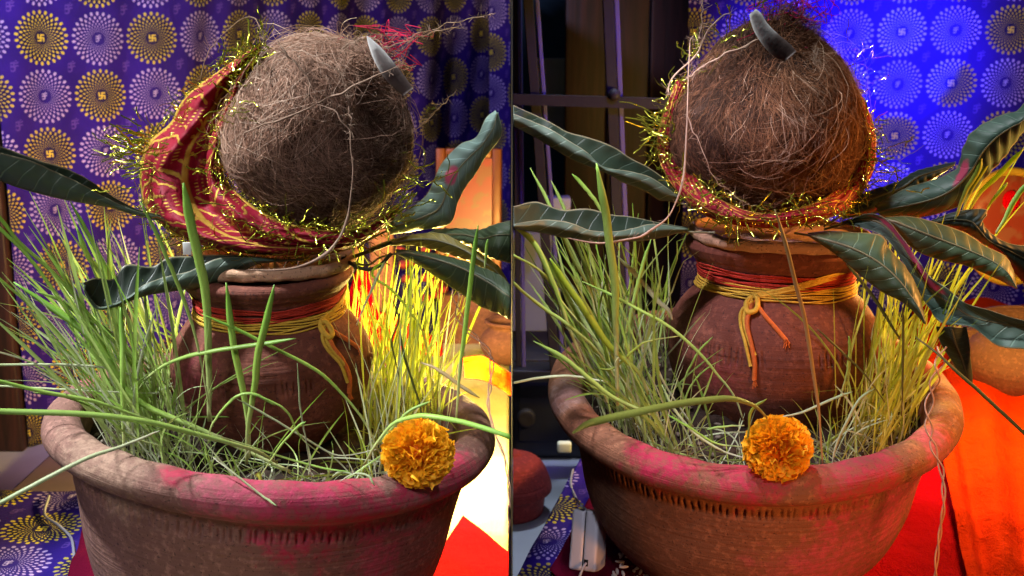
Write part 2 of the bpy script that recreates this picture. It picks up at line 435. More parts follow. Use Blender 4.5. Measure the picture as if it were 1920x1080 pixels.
def mesh(name, V, F, mat, parent=None, loc=None, local=False, attrs=None, uv=None, smooth=True, mats=None, mi=None):
    V = np.asarray(V, dtype=np.float64)
    base = np.zeros(3)
    if not local:
        if parent is not None: base = np.array(parent.location)
        elif loc is not None: base = np.array(loc)
        else:
            base = np.array([(V[:, 0].min() + V[:, 0].max()) / 2, (V[:, 1].min() + V[:, 1].max()) / 2, V[:, 2].min()])
    V = V - base
    me = bpy.data.meshes.new(name)
    if isinstance(F, np.ndarray):
        k = F.shape[1]; n = F.shape[0]
        me.vertices.add(len(V)); me.vertices.foreach_set('co', V.ravel())
        me.loops.add(n * k); me.loops.foreach_set('vertex_index', F.ravel().astype(np.int32))
        me.polygons.add(n); me.polygons.foreach_set('loop_start', np.arange(0, n * k, k, dtype=np.int32))
        me.update(calc_edges=True)
    else:
        me.from_pydata(V.tolist(), [], F); me.update()
    if smooth: me.polygons.foreach_set('use_smooth', [True] * len(me.polygons))
    for an, av in (attrs or {}).items():
        a = me.attributes.new(an, 'FLOAT', 'POINT'); a.data.foreach_set('value', np.asarray(av, dtype=np.float32).ravel())
    if uv is not None:
        l = me.uv_layers.new(name='UVMap'); vi = np.empty(len(me.loops), dtype=np.int32)
        me.loops.foreach_get('vertex_index', vi); l.data.foreach_set('uv', np.asarray(uv, dtype=np.float32)[vi].ravel())
    for m_ in (mats or [mat]): me.materials.append(m_)
    if mi is not None: me.polygons.foreach_set('material_index', mi)
    me.validate()
    o = bpy.data.objects.new(name, me); COL.objects.link(o)
    if parent is not None: o.parent = parent
    elif not local: o.location = tuple(base)
    return o


def grid_faces(nu, nv, wrap_v=False, wrap_u=False):
    iu = np.arange(nu if wrap_u else nu - 1); jv = np.arange(nv if wrap_v else nv - 1)
    I, J = np.meshgrid(iu, jv, indexing='ij'); I2 = (I + 1) % nu; J2 = (J + 1) % nv
    return np.stack([I * nv + J, I2 * nv + J, I2 * nv + J2, I * nv + J2], -1).reshape(-1, 4)


def cat(P, n):
    """Catmull-Rom through P (k,d) resampled to n."""
    P = np.asarray(P, float); k = len(P)
    if k == 2: return P[0] + (P[1] - P[0]) * np.linspace(0, 1, n)[:, None]
    Q = np.vstack([2 * P[0] - P[1], P, 2 * P[-1] - P[-2]])
    t = np.linspace(0, k - 1, n); i = np.minimum(t.astype(int), k - 2); f = (t - i)[:, None]
    p0, p1, p2, p3 = Q[i], Q[i + 1], Q[i + 2], Q[i + 3]
    return 0.5 * ((2 * p1) + (-p0 + p2) * f + (2 * p0 - 5 * p1 + 4 * p2 - p3) * f ** 2 + (-p0 + 3 * p1 - 3 * p2 + p3) * f ** 3)


def loft(rails, nu, nv):
    """rails: list of K arrays (N,3). returns grid (nu,nv,3)"""
    R = np.stack([cat(r, nu) for r in rails], 1)          # nu,K,3
    return np.stack([cat(R[i], nv) for i in range(nu)], 0)


def solid(o, t):
    m = o.modifiers.new('thickness', 'SOLIDIFY'); m.thickness = t; m.offset = 0; return o


def strands(P, Wd, sides=3, seed=0):
    """P (N,S,3), Wd (N,S) radii -> tubes"""
    N, Sg, _ = P.shape
    T = np.gradient(P, axis=1); T /= np.linalg.norm(T, axis=2, keepdims=True) + 1e-12
    rs = np.random.RandomState(seed); ref = rs.normal(size=(N, 1, 3)); ref /= np.linalg.norm(ref, axis=2, keepdims=True)
    A = np.cross(T, np.broadcast_to(ref, T.shape)); A /= np.linalg.norm(A, axis=2, keepdims=True) + 1e-9
    B = np.cross(T, A)
    ang = np.arange(sides) * 2 * math.pi / sides
    V = P[:, :, None, :] + Wd[:, :, None, None] * (np.cos(ang)[None, None, :, None] * A[:, :, None, :] + np.sin(ang)[None, None, :, None] * B[:, :, None, :])
    f = grid_faces(Sg, sides, wrap_v=True)
    F = (f[None] + (np.arange(N) * Sg * sides)[:, None, None]).reshape(-1, 4)
    return V.reshape(-1, 3), F


def tube(pts, r, n=40, sides=8, taper=None):
    P = cat(pts, n)[None]
    rr = np.full((1, n), r) if taper is None else (r * np.interp(np.linspace(0, 1, n), np.linspace(0, 1, len(taper)), taper))[None]
    V, F = strands(P, rr, sides, 5)
    c = len(V); V = np.vstack([V, P[0, 0], P[0, -1]])
    # end caps as triangles folded into quads
    caps = []
    for e, base in ((c, 0), (c + 1, (n - 1) * sides)):
        for k in range(sides): caps.append([e, base + k, base + (k + 1) % sides, e])
    return V, [list(map(int, q)) for q in F] + [[a, b, d] for a, b, d, _ in caps]


def ribbons(P, Wd, face=None, vdepth=0.22):
    """P (N,S,3) Wd (N,S) full widths; 3 verts across with a V crease"""
    N, Sg, _ = P.shape
    T = np.gradient(P, axis=1); T /= np.linalg.norm(T, axis=2, keepdims=True) + 1e-12
    if face is None:
        face = np.array([0, -1, 0.1])[None, None]
    A = np.cross(T, np.broadcast_to(face, T.shape)); A /= np.linalg.norm(A, axis=2, keepdims=True) + 1e-9
    B = np.cross(A, T)
    h = Wd[:, :, None] * 0.5
    V = np.stack([P - A * h, P + B * h * 2 * vdepth, P + A * h], 2)
    f = grid_faces(Sg, 3); F = (f[None] + (np.arange(N) * Sg * 3)[:, None, None]).reshape(-1, 4)
    al = np.broadcast_to(np.linspace(0, 1, Sg)[None, :, None], (N, Sg, 3))
    return V.reshape(-1, 3), F, al.ravel()


def box(cx, cy, cz, sx, sy, sz, bev=0.0, seg=2):
    bm = bmesh.new(); bmesh.ops.create_cube(bm, size=1)
    for v in bm.verts: v.co = Vector((cx + v.co.x * sx, cy + v.co.y * sy, cz + v.co.z * sz))
    if bev: bmesh.ops.bevel(bm, geom=bm.edges[:], offset=bev, segments=seg, affect='EDGES', profile=0.6)
    bm.verts.ensure_lookup_table()
    V = [tuple(v.co) for v in bm.verts]; F = [[v.index for v in f.verts] for f in bm.faces]; bm.free(); return V, F


def cut(o, side):
    """trim a mesh where it would pass through the divider at x = 0"""
    bm = bmesh.new(); bm.from_mesh(o.data); M = Matrix.Translation(o.parent.location if o.parent else o.location)
    if o.parent: M = M @ o.parent.rotation_euler.to_matrix().to_4x4()
    bm.transform(M)
    bmesh.ops.bisect_plane(bm, geom=bm.verts[:] + bm.edges[:] + bm.faces[:], plane_co=(side * 0.0012, 0, 0), plane_no=(-side, 0, 0), clear_outer=True)
    bm.transform(M.inverted()); bm.to_mesh(o.data); bm.free(); return o


def lathe(prof, nseg, disp=None):
    prof = np.asarray(prof); n = len(prof); th = np.arange(nseg) * 2 * math.pi / nseg
    R = np.repeat(prof[:, 0][:, None], nseg, 1); Z = np.repeat(prof[:, 1][:, None], nseg, 1)
    if disp is not None: R, Z = disp(R, Z, th)
    V = np.stack([R * np.cos(th), R * np.sin(th), Z], -1).reshape(-1, 3)
    return V, grid_faces(n, nseg, wrap_v=True)


def densify(prof, step):
    out = [prof[0]]
    P = cat(prof, len(prof) * 8)
    L = np.concatenate([[0], np.cumsum(np.linalg.norm(np.diff(P, axis=0), axis=1))])
    n = int(L[-1] / step); s = np.linspace(0, L[-1], n)
    return np.stack([np.interp(s, L, P[:, 0]), np.interp(s, L, P[:, 1])], 1)


# ------------------------------------------------------------------ the setting
floor = mesh('floor', [(-2.5, 0.2, -.17), (2.5, 0.2, -.17), (2.5, 4.2, -.17), (-2.5, 4.2, -.17)], [[0, 1, 2, 3]], MT['floor'], smooth=False); tag(floor, kind='structure')
V, F = box(0, 2.62, 0.45, 5.0, 0.04, 1.24); tag(mesh('wall', V, F, MT['wall'], smooth=False), kind='structure')
for o in (bpy.data.objects['wall'],): o.location.y = 3.3
V, F = box(0, 1.83, 0.20, 0.0003, 2.60, 0.735); V = [(v[0], v[1], v[2] if v[2] < 0 else (.505 if v[1] < 1 else .575)) for v in V]; tag(mesh('added_divider', V, F, MT['divider'], smooth=False), 'added thin dark board keeping light apart between the left and right offerings', 'board')  # added: forms the seam and stops light crossing between the halves

# left printed curtain: plan curve nearer on the left, receding to the right
def curtain(name, plan, z0, z1, folds, label, u0=0.0, v0=0.0, side=-1, seed=0, nu=260, nv=90):
    P = cat(plan, nu); L = np.concatenate([[0], np.cumsum(np.linalg.norm(np.diff(P, axis=0), axis=1))])
    T = np.gradient(P, axis=0); T /= np.linalg.norm(T, axis=1, keepdims=True); Nn = np.stack([T[:, 1], -T[:, 0]], 1)
    z = np.linspace(z1, z0, nv); fr = (z1 - z) / (z1 - z0)
    U, Z = np.meshgrid(L, z, indexing='ij'); FR = np.broadcast_to(fr, U.shape)
    amp = folds * (0.35 + 0.65 * FR)
    d = amp * (np.sin(U * 21 + seed + 1.2 * np.sin(FR * 3)) + 0.5 * np.sin(U * 47 + 2 * seed + FR * 2.5) + 0.25 * np.sin(U * 90 + 5 * FR * 3 + seed))
    X = P[:, 0][:, None] + Nn[:, 0][:, None] * d; Y = P[:, 1][:, None] + Nn[:, 1][:, None] * d
    V = np.stack([X, Y, Z], -1).reshape(-1, 3); uv = np.stack([U + u0 + 0.01 * np.sin(FR * 4), Z + v0 + 0.004 * np.sin(U * 9)], -1).reshape(-1, 2)
    o = mesh(name, V, grid_faces(nu, nv), MT['cloth'], uv=uv); solid(o, 0.0008)
    return tag(o, label, 'curtain')

def XP(px, y): return W(px, 300, y)[0]
g = 0.094
c1 = curtain('printed_curtain', [(XP(4, 1.83), 1.83), (XP(150, 1.90), 1.90), (XP(300, 1.98), 1.98), (XP(500, 2.16), 2.16), (XP(700, 2.42), 2.42), (XP(925, 2.72), 2.72)], -0.168, 0.72, 0.012,
             'purple printed cloth curtain behind the tilted coconut', u0=-0.036, v0=0.013, nu=300)
c2 = curtain('printed_curtain', [(XP(918, 2.68), 2.68), (XP(945, 2.66), 2.66), (-0.004, 2.64)], -0.168, 0.72, 0.002, 'narrow fold of purple printed cloth at the far right of the left view', u0=0.03, v0=0.05, seed=2, nu=30)
c3 = curtain('printed_curtain', [(XP(1283, 2.12), 2.12), (XP(1450, 2.11), 2.11), (XP(1650, 2.10), 2.10), (XP(1800, 2.08), 2.08), (XP(2000, 2.06), 2.06)], -0.168, 0.72, 0.006,
             'blue lit printed cloth curtain behind the upright coconut', u0=0.026, v0=0.007, seed=1.3, nu=260)

# left far dark post beside the curtain
V, F = box(XP(-14, 1.82) - 0.012, 1.82, 0.27, 0.05, 0.03, 0.88, 0.003); tag(mesh('door_post', V, F, MT['wood']), 'dark post at the left edge of the printed curtain', 'post')

# low tables (chowki) : slab + cloths
def table(poly, label, z=-0.004, h=0.05):
    z += TZL if poly[0][0] < 0 else TZR
    bm = bmesh.new(); vs = [bm.verts.new((x, y, z)) for x, y in poly]; f = bm.faces.new(vs)
    r = bmesh.ops.extrude_face_region(bm, geom=[f]); 
    for v in r['geom']:
        if isinstance(v, bmesh.types.BMVert): v.co.z -= h
    bmesh.ops.recalc_face_normals(bm, faces=bm.faces[:]); bm.verts.index_update()
    V = [tuple(v.co) for v in bm.verts]; F = [[v.index for v in f.verts] for f in bm.faces]; bm.free()
    x0 = sum(p[0] for p in poly) / len(poly); y0 = sum(p[1] for p in poly) / len(poly)
    root = empty('low_table', (x0, y0, -0.17), label, 'table')
    mesh('table_top', V, F, MT['wood'], root, smooth=False)
    for (x, y) in [poly[0], poly[1], poly[2], poly[-1]]:
        x += 0.03 * (1 if x < x0 else -1); y += 0.03 * (1 if y < y0 else -1)
        V, F = box(x, y, (-0.17 + z - h) / 2, 0.03, 0.03, (z - h) + 0.17 - 0.001, 0.003); mesh('leg', V, F, MT['wood'], root)
    return root

def sheet(name, poly_fn, nu, nv, z, amp, mat, label, cat_='cloth', uvs=False, seed=0.0, side=0, thick=0.0008):
    U, Vv = np.meshgrid(np.linspace(0, 1, nu), np.linspace(0, 1, nv), indexing='ij')
    XY = poly_fn(U, Vv); X, Y = XY[0], XY[1]; Z = XY[2] if len(XY) > 2 else np.zeros_like(X)
    z = z + (TZL if X.mean() < 0 else TZR)
    Z = Z + z + amp * (1.0 + np.sin(X * 60 + Y * 23 + seed) * 0.5 + np.sin(X * 17 - Y * 70 + 2 * seed) * 0.5)
    V = np.stack([X, Y, Z], -1).reshape(-1, 3); uv = np.stack([X * 1.0 + 0.01, Y], -1).reshape(-1, 2)
    o = mesh(name, V, grid_faces(nu, nv), mat, uv=uv); solid(o, thick)
    if side: cut(o, side)
    return tag(o, label, cat_)

def quad(a, b, c, d):
    a, b, c, d = map(np.array, (a, b, c, d))
    def f(U, V):
        n = len(a); return [a[i] * (1 - U) * (1 - V) + b[i] * U * (1 - V) + c[i] * U * V + d[i] * (1 - U) * V for i in range(n)]
    return f

table([(-.62, .40), (-.004, .40), (-.004, 2.05), (-.28, 2.05), (-.28, 1.285), (-.66, 1.285)], 'low wooden table under the left clay bowl')
EL = [WZ(1080, 865, 0), WZ(1000, 1050, 0)]
table([(.012, .40), (1.0, .40), (1.0, 2.0), (.30, 2.0), (.10, 1.37), (.077, 1.335), (.021, 1.06), (.012, .9)], 'low wooden table under the right clay bowl')
# left cloths
sheet('printed_cloth', quad((-.66, .45), (-.30, .45), (-.33, 1.29), (-.66, 1.29)), 50, 90, 0.0008, 0.0018, MT['cloth'], 'purple printed cloth on the table corner left of the bowl', seed=.4)
sheet('printed_cloth', quad((-.64, 1.2015, 0.001), (-.33, 1.2015, 0.001), (-.33, 1.206, -0.05), (-.64, 1.206, -0.05)), 30, 8, 0, 0.001, MT['cloth'], 'hanging back edge of the purple table cloth') if False else None
p = [WZ(95, 885, .02), WZ(140, 880, .02)]
sheet('magenta_cloth', quad((-.470, 1.305, .002), (-.42, 1.32, .014), (-.345, .84, .010), (-.372, .84, .002)), 24, 120, 0.005, 0.006, MT['maroon_cloth'], 'crumpled magenta cloth strip along the left of the bowl', seed=1)
sheet('cream_cloth', quad((-.30, .44), (-.004, .44), (-.004, 2.0), (-.27, 2.0)), 50, 120, 0.0060, 0.0012, MT['cream_cloth'], 'cream cloth glowing under the warm lamp', seed=2)
sheet('red_cloth', quad((-.20, .50), (-.004, .50), WZ(954, 1035, .012)[:2], WZ(868, 965, .012)[:2]), 40, 40, 0.0105, 0.0012, MT['red_cloth'], 'bright red cloth at the right foot of the left bowl', seed=.7)
# right cloths
a0 = WZ(1086, 862, 0)[:2]; a1 = WZ(965, 1095, 0)[:2]
sheet('printed_cloth', quad(WZ(961, 1100, 0)[:2], (.12, .86), (.16, 1.31), WZ(1088, 862, 0)[:2]), 40, 90, 0.001, 0.0014, MT['cloth'], 'purple printed cloth on the table edge left of the right bowl', seed=.9, side=1)
sheet('magenta_cloth', quad(WZ(1030, 1085, 0)[:2], (.12, .80), (.13, 1.12), WZ(1112, 935, 0)[:2]), 30, 50, 0.0060, 0.0018, MT['maroon_cloth'], 'magenta cloth under the white adapter box', seed=1.2)
sheet('red_cloth', quad((.13, .45), (.98, .45), (.98, 1.98), (.22, 1.98)), 80, 120, 0.0105, 0.0016, MT['red_cloth'], 'red cloth spread under the right bowl', seed=.2)
# orange cloth fold in front of the red one
def orange_fn(U, V):
    a = WZ(1700, 560, .02); b = WZ(2000, 560, .02); c = WZ(2050, 1120, .02); d = WZ(1815, 1120, .02)
    X = a[0] * (1 - U) * (1 - V) + b[0] * U * (1 - V) + c[0] * U * V + d[0] * (1 - U) * V
    Y = a[1] * (1 - U) * (1 - V) + b[1] * U * (1 - V) + c[1] * U * V + d[1] * (1 - U) * V
    return [X, Y, 0.008 * np.sin(U * 16 + V * 3) * (1 - 0.5 * U) + 0.012 * np.exp(-((U - .08) / .06) ** 2)]
sheet('orange_cloth', orange_fn, 70, 90, 0.0230, 0.003, MT['orange_cloth'], 'glowing orange cloth with soft folds right of the right bowl', seed=.5)

# ------------------------------------------------------------------ things at the back, left half
V, F = box(-.53, 1.55, -.15, .30, .45, .04, .004); tag(mesh('floor_slab', V, F, MT['step']), 'mauve slab on the floor behind the left table corner', 'slab')
# picture frame
def frame(cx, cy, wd, hg, y, roll, label):
    c = W(cx, cy, y); root = empty('picture_frame', c, label, 'picture frame', rot=(rad(-6), 0, rad(roll)))
    hw, hh = wd / 2, hg / 2; b = .016
    for (x, z, sx, sz) in ((-hw + b / 2, 0, b, hg), (hw - b / 2, 0, b, hg), (0, hh - b / 2, wd - 2 * b, b), (0, -hh + b / 2, wd - 2 * b, b)):
        V, F = box(x, 0, z, sx, .012, sz, .003); mesh('frame_bar', V, F, MT['gilt'], root, local=True)
    V, F = box(0, .003, 0, wd - 2 * b - .001, .004, hg - 2 * b - .001); mesh('picture', V, F, MT['picture'], root, local=True, smooth=False)
frame(879, 408, .108, .225, 1.95, -4, 'orange framed red and gold picture standing behind the right leaves of the left view')

V, F = box(W(879, 500, 1.95)[0], 1.955, .012, .10, .04, .085, .003); tag(mesh('wooden_block', V, F, MT['dark_clay']), 'brown block under the orange framed picture', 'block')

def small_pot(px, py, y, r, h, mat, label, side=0, name='clay_pot', band=None):
    c = W(px, py, y); prof = densify(np.array([(0.001, 0), (.5, .0), (.82, .15), (1, .42), (.93, .66), (.72, .80), (.66, .88), (.78, .97), (.80, 1.0), (.72, 1.0), (.60, .90), (.60, .5), (.01, .35)]) * (r, h), .004)
    V, F = lathe(prof, 72); root = empty(name, c, label, 'pot')
    V = np.asarray(V) + c; b = mesh('pot_body', V, F, mat, root)
    Vr, Fr = tube([np.array((math.cos(a) * r * .79, math.sin(a) * r * .79, h * .99)) + c for a in np.linspace(0, 2 * math.pi, 25)], r * .06, 60, 6)
    q = mesh('rim', Vr, Fr, mat, root)
    if side: cut(b, side); cut(q, side)
    return root
small_pot(956, 678, 1.80, .046, .065, MT['dark_clay'], 'small brown clay pot on the cream cloth at the right of the left view', -1)
# red folded cloth bundle behind the left pot
def bundle_fn(U, V):
    return None
def fold(name, pts, y0, y1, mat, label, cat_='cloth', amp=.006):
    """standing folded cloth: top edge / bottom edge pixel rails"""
    top, bot = pts; n = len(top)
    R = []
    for f, yy in ((0, y1), (.35, y0 + .02), (.7, y0), (1, y0 - .01)):
        R.append(np.array([W(t[0] * (1 - f) + b[0] * f, t[1] * (1 - f) + b[1] * f, yy + amp * math.sin(i * 2.1 + f * 3)) for i, (t, b) in enumerate(zip(top, bot))]))
    G = loft(R, 40, 24); o = mesh(name, G.reshape(-1, 3), grid_faces(40, 24), mat); solid(o, .001); return tag(o, label, cat_)
fold('red_cloth', ([(655, 545), (672, 500), (690, 512), (700, 575), (760, 600), (830, 640)], [(655, 655), (675, 652), (705, 650), (740, 660), (790, 665), (830, 668)]), 1.60, 1.64, MT['red_cloth'], 'red cloth bundle standing behind the left pot')
fold('orange_cloth', ([(868, 672), (905, 668), (940, 690), (958, 700)], [(872, 708), (905, 712), (940, 730), (958, 742)]), 1.36, 1.38, MT['orange_cloth'], 'orange cloth strip beside the small brown pot')
V, F = box(*W(718, 560, 1.75), .035, .02, .22, .004); tag(mesh('wooden_post', V, F, MT['dark_clay']), 'short brown post behind the left pot', 'post')
rc = W(790, 520, 1.9)
bc = empty('bead_string', rc, 'string of small round red beads behind the left grass', 'beads')
for i in range(14):
    c = rc + np.array((RS.uniform(-.035, .035), RS.uniform(-.02, .02), RS.uniform(-.04, .05)))
    bm = bmesh.new(); bmesh.ops.create_icosphere(bm, subdivisions=2, radius=.009); V = [tuple(np.array(v.co) * (1, 1, .8) * (1 + .12 * math.sin(v.co.x * 900)) + c) for v in bm.verts]; F = [[v.index for v in f.verts] for f in bm.faces]; bm.free()
    mesh('bead', V, F, MT['red_clay2'], bc)
fold('printed_cloth', ([(640, 470), (665, 468), (690, 475)], [(640, 600), (665, 600), (690, 600)]), 1.85, 1.86, MT['cloth'], 'strip of purple cloth low behind the left pot') if False else None

# ------------------------------------------------------------------ things at the back, right half: grille, door, board
gr = empty('window_grille', (0.10, 1.70, -.17), 'iron grille of upright bars and one cross bar before the dark door', 'grille')
def bar(px0, px1, y, wd, name, py0=-40, py1=690):
    a = W(px0, py0, y); b = W(px1, py1, y)
    bm = bmesh.new(); bmesh.ops.create_cube(bm, size=1); d = b - a; L = np.linalg.norm(d)
    for v in bm.verts:
        t = .5 - v.co.z; p = a + d * t; v.co = Vector((p[0] + v.co.x * wd, p[1] + v.co.y * wd * .8, p[2]))
    bmesh.ops.bevel(bm, geom=bm.edges[:], offset=.0012, segments=1, affect='EDGES')
    V = [tuple(v.co) for v in bm.verts]; bm.verts.index_update(); F = [[v.index for v in f.verts] for f in bm.faces]; bm.free()
    return mesh(name, V, F, MT['iron'], gr, smooth=False)
bar(987, 1040, 1.70, .014, 'bar'); bar(1138, 1168, 1.70, .015, 'bar'); bar(966, 972, 1.72, .008, 'bar')
for q_ in (bar(1004, 1056, 1.698, .006, 'violet_light_strip'), bar(1154, 1184, 1.698, .007, 'violet_light_strip'), bar(974, 982, 1.718, .006, 'violet_light_strip')): q_.data.materials[0] = MT['strip']  # strips added beside the bars to carry the violet edge light
V, F = box(.095, 1.72, W(1000, 692, 1.70)[2] - .010, .20, .05, .018, .002); q_ = mesh('sill', V, F, MT['dark_box'], gr); cut(q_, 1)
a = W(956, 186, 1.69); b = W(1300, 196, 1.69)
V, F = box(0, 0, 0, 1, 1, 1); V = np.array([(a + (b - a) * (v[0] + .5)) + np.array((0, v[1] * .010, v[2] * .015)) for v in V]); q = mesh('cross_bar', V, F, MT['iron'], gr, smooth=False); cut(q, 1)
bm = bmesh.new(); bmesh.ops.create_uvsphere(bm, u_segments=12, v_segments=8, radius=.009); c = W(1152, 178, 1.685); V = [tuple(np.array(v.co) + c) for v in bm.verts]; F = [[v.index for v in f.verts] for f in bm.faces]; bm.free(); mesh('weld_knob', V, F, MT['iron'], gr)
dr = empty('wooden_door', (W(1170, 300, 2.3)[0], 2.3, -.17), 'dark brown plank door behind the iron grille', 'door')
x0 = W(1058, 300, 2.3)[0]; x1 = W(1292, 300, 2.3)[0]; nP = 3
for i in range(nP):
    xa = x0 + (x1 - x0) * i / nP; xb = x0 + (x1 - x0) * (i + 1) / nP - .003
    V, F = box((xa + xb) / 2, 2.3 + .003 * (i % 2), .27, xb - xa, .03, .88, .003); mesh('plank', V, F, MT['wood'], dr)
V, F = box(*W(1037, 190, 2.45), .068, .012, .17, .002); r_ = empty('pale_board', W(1037, 250, 2.45), 'pale board leaning upright beside the dark door', 'board'); mesh('panel', V, F, MT['board'], r_)
V, F = box(*W(1044, 385, 2.0), .045, .04, .03, .004); tag(mesh('white_box', V, F, MT['board']), 'small pale box low behind the grille', 'box')
V, F = box(*W(962, 560, 2.15), .14, .03, .25, .004); o = mesh('floor_panel', V, F, MT['floor']); cut(o, 1); tag(o, 'light grey panel low behind the left grass of the right view', 'panel')
# dark appliance
root = empty('dark_box', (.056, 1.86, -.17), 'black box with a round knob on the floor beside the right bowl', 'box')
V, F = box(.056, 1.86, -.095, .112, .17, .15, .006); mesh('case', V, F, MT['dark_box'], root)
V, F = box(.050, 1.773, -.09, .080, .008, .10, .002); mesh('front_panel', V, F, MT['dark_box'], root)
V, F = lathe(densify(np.array([(.0005, .012), (.012, .012), (.014, .008), (.014, 0)]), .002), 24); V = np.array(V)[:, [0, 2, 1]] * (1, -1, 1) + (.022, 1.769, -.10); mesh('knob', V, F, MT['iron'], root)
V, F = box(.056, 1.86, -.014, .118, .18, .010, .002); mesh('top_plate', V, F, MT['iron'], root)
V, F = box(*W(1058, 838, 1.45), .018, .012, .014, .003); tag(mesh('white_block', V, F, MT['board']), 'small white block beside the rim of the right bowl', 'block')
V, F = lathe(densify(np.array([(.0005, .090), (.012, .089), (.016, .084), (.034, .080), (.046, .068), (.055, .046), (.056, .034), (.048, .028), (.046, .012), (.040, .0), (.0005, .0)]), .003), 72, lambda R_, Z_, th: (R_ * (1 + .02 * np.sin(3 * th)), Z_))
root = empty('clay_jar', (-.002, 1.56, -.17), 'squat red clay jar on the grey floor left of the right bowl', 'jar'); o = mesh('jar_body', np.asarray(V) + (-.002, 1.56, -.17), F, MT['red_clay2'], root); cut(o, 1)
# peach plate picture with yellow rim and the brown pot, far right
V, F = box(W(1895, 500, 1.63)[0], 1.655, .03, .12, .04, .08, .003); tag(mesh('wooden_block', V, F, MT['dark_clay']), 'brown block under the peach oval picture', 'block')
c = W(1895, 425, 1.62); root = empty('oval_picture', c, 'peach oval picture with red spot and yellow rim behind the right leaves', 'picture', rot=(rad(-8), 0, 0))
th = np.linspace(0, 2 * math.pi, 49)
V, F = tube([(math.cos(t) * .062, 0, math.sin(t) * .075) for t in th], .006, 90, 8); mesh('rim', V, F, MT['rim_yellow'], root, local=True)
V, F = lathe([(.0005, 0), (.02, .001), (.04, .001), (.06, 0), (.06, -.004)], 48); V = np.array(V)[:, [0, 2, 1]] * (1, -1, 1.22); mesh('picture', V, F, MT['peach'], root, local=True)
bm = bmesh.new(); bmesh.ops.create_icosphere(bm, subdivisions=3, radius=.012); V = [(v.co.x - .002, v.co.y * .25 - .004, v.co.z * 1.2 + .035) for v in bm.verts]; F = [[v.index for v in f.verts] for f in bm.faces]; bm.free(); mesh('red_spot', V, F, MT['red_cloth'], root, local=True)
small_pot(1925, 745, 1.583, .086, .11, MT['dark_clay'], 'brown clay pot on the orange cloth at the far right')


# ------------------------------------------------------------------ the clay bowls
RIMZ = 0.165
def bowl(name, cx, cy, cz, rot, k, mat, label, seed, lower):
    root = empty(name, (cx, cy, cz), label, 'bowl', 'large clay bowls of sprouted wheatgrass', rot=rot)
    prof = np.array(lower + [(.1595, .1310), (.1655, .1345), (.1725, .1385), (.1785, .1445), (.1800, .1515), (.1765, .1590), (.1690, .1640), (.160, .1648), (.1535, .1615), (.1495, .155), (.148, .14), (.140, .10), (.1, .05), (.0005, .03)])
    prof = prof * (k, 1)
    prof = densify(prof, .0022); nseg = 1260; n_notch = 175
    rs = np.random.RandomState(seed); ph = rs.uniform(-.25, .25, n_notch + 1); dep = rs.uniform(.5, 1.15, n_notch + 1); top = rs.uniform(-.0015, .0015, n_notch + 1); slant = rs.uniform(-.9, .3, n_notch + 1)
    dep[rs.rand(n_notch + 1) < .06] *= .3
    def disp(R, Z, th):
        a = np.broadcast_to(th / (2 * math.pi) * n_notch, R.shape)
        c = .1210; i = np.floor(a).astype(int)
        x = a - i - .5 + ph[i] - slant[i] * (Z - c) * 40
        outer = (np.arange(R.shape[0]) < R.shape[0] * .5)[:, None]
        zz = (Z - c + top[i]) / .0048
        g_ = np.clip(1.1 - np.abs(x) / .23, 0, 1) ** .7 * np.clip(1.15 - np.abs(zz) ** 3, 0, 1) * outer
        R = R - .0034 * dep[i] * g_
        g2 = np.exp(-((Z - .100) / .0016) ** 2) * outer * np.clip(np.sin(a * 1.3 + 2 * np.sin(a * .21)), 0, 1)
        R = R - .0008 * g2
        T = np.broadcast_to(th, R.shape)
        R = R * (1 + .006 * np.sin(T * 2 + seed) + .0025 * np.sin(T * 5 + Z * 20) + .001 * np.sin(T * 17 + Z * 60))
        Z = Z + .0018 * np.sin(T * 3 + seed) * (Z > .12) + .0006 * np.sin(T * 23 + seed) * (Z > .15)
        return R, Z
    V, F = lathe(prof, nseg, disp); mesh('bowl_body', V, F, mat, root, local=True)
    # soil
    nr, na = 60, 160; rr = np.linspace(.0005, .1475 * k, nr)
    def sd(R, Z, th):
        from mathutils import noise as mn
        T = np.broadcast_to(th, R.shape); Z = Z.copy()
        for i in range(R.shape[0]):
            for j in range(R.shape[1]):
                x = R[i, j] * math.cos(T[i, j]); y = R[i, j] * math.sin(T[i, j])
                Z[i, j] += .006 * mn.noise(Vector((x * 60, y * 60, seed))) + .003 * mn.noise(Vector((x * 190, y * 190, seed)))
        return R, Z
    V, F = lathe(np.stack([rr, np.full(nr, .134)], 1), na, sd)
    so = mesh('soil', V, F, MT['soil'], root, local=True); so['kind'] = 'stuff'
    # pebbles and husk bits on the soil
    Vs, Fs, off = [], [], 0
    for q in range(170):
        a_ = rs.uniform(0, 6.28); r_ = .145 * k * math.sqrt(rs.uniform(.1, .98)); bm = bmesh.new(); bmesh.ops.create_icosphere(bm, subdivisions=1, radius=1)
        s = np.array((rs.uniform(.0015, .0045), rs.uniform(.0012, .003), rs.uniform(.001, .002))); ca, sa = math.cos(a_ * 7), math.sin(a_ * 7)
        for v in bm.verts:
            p_ = np.array(v.co) * s * rs.uniform(.8, 1.2); Vs.append((p_[0] * ca - p_[1] * sa + r_ * math.cos(a_), p_[0] * sa + p_[1] * ca + r_ * math.sin(a_), p_[2] + .1365))
        Fs += [[v.index + off for v in f.verts] for f in bm.faces]; off += len(bm.verts); bm.free()
    pb = mesh('soil_crumbs', Vs, Fs, MT['pebble'], root, local=True); pb['kind'] = 'stuff'
    return root

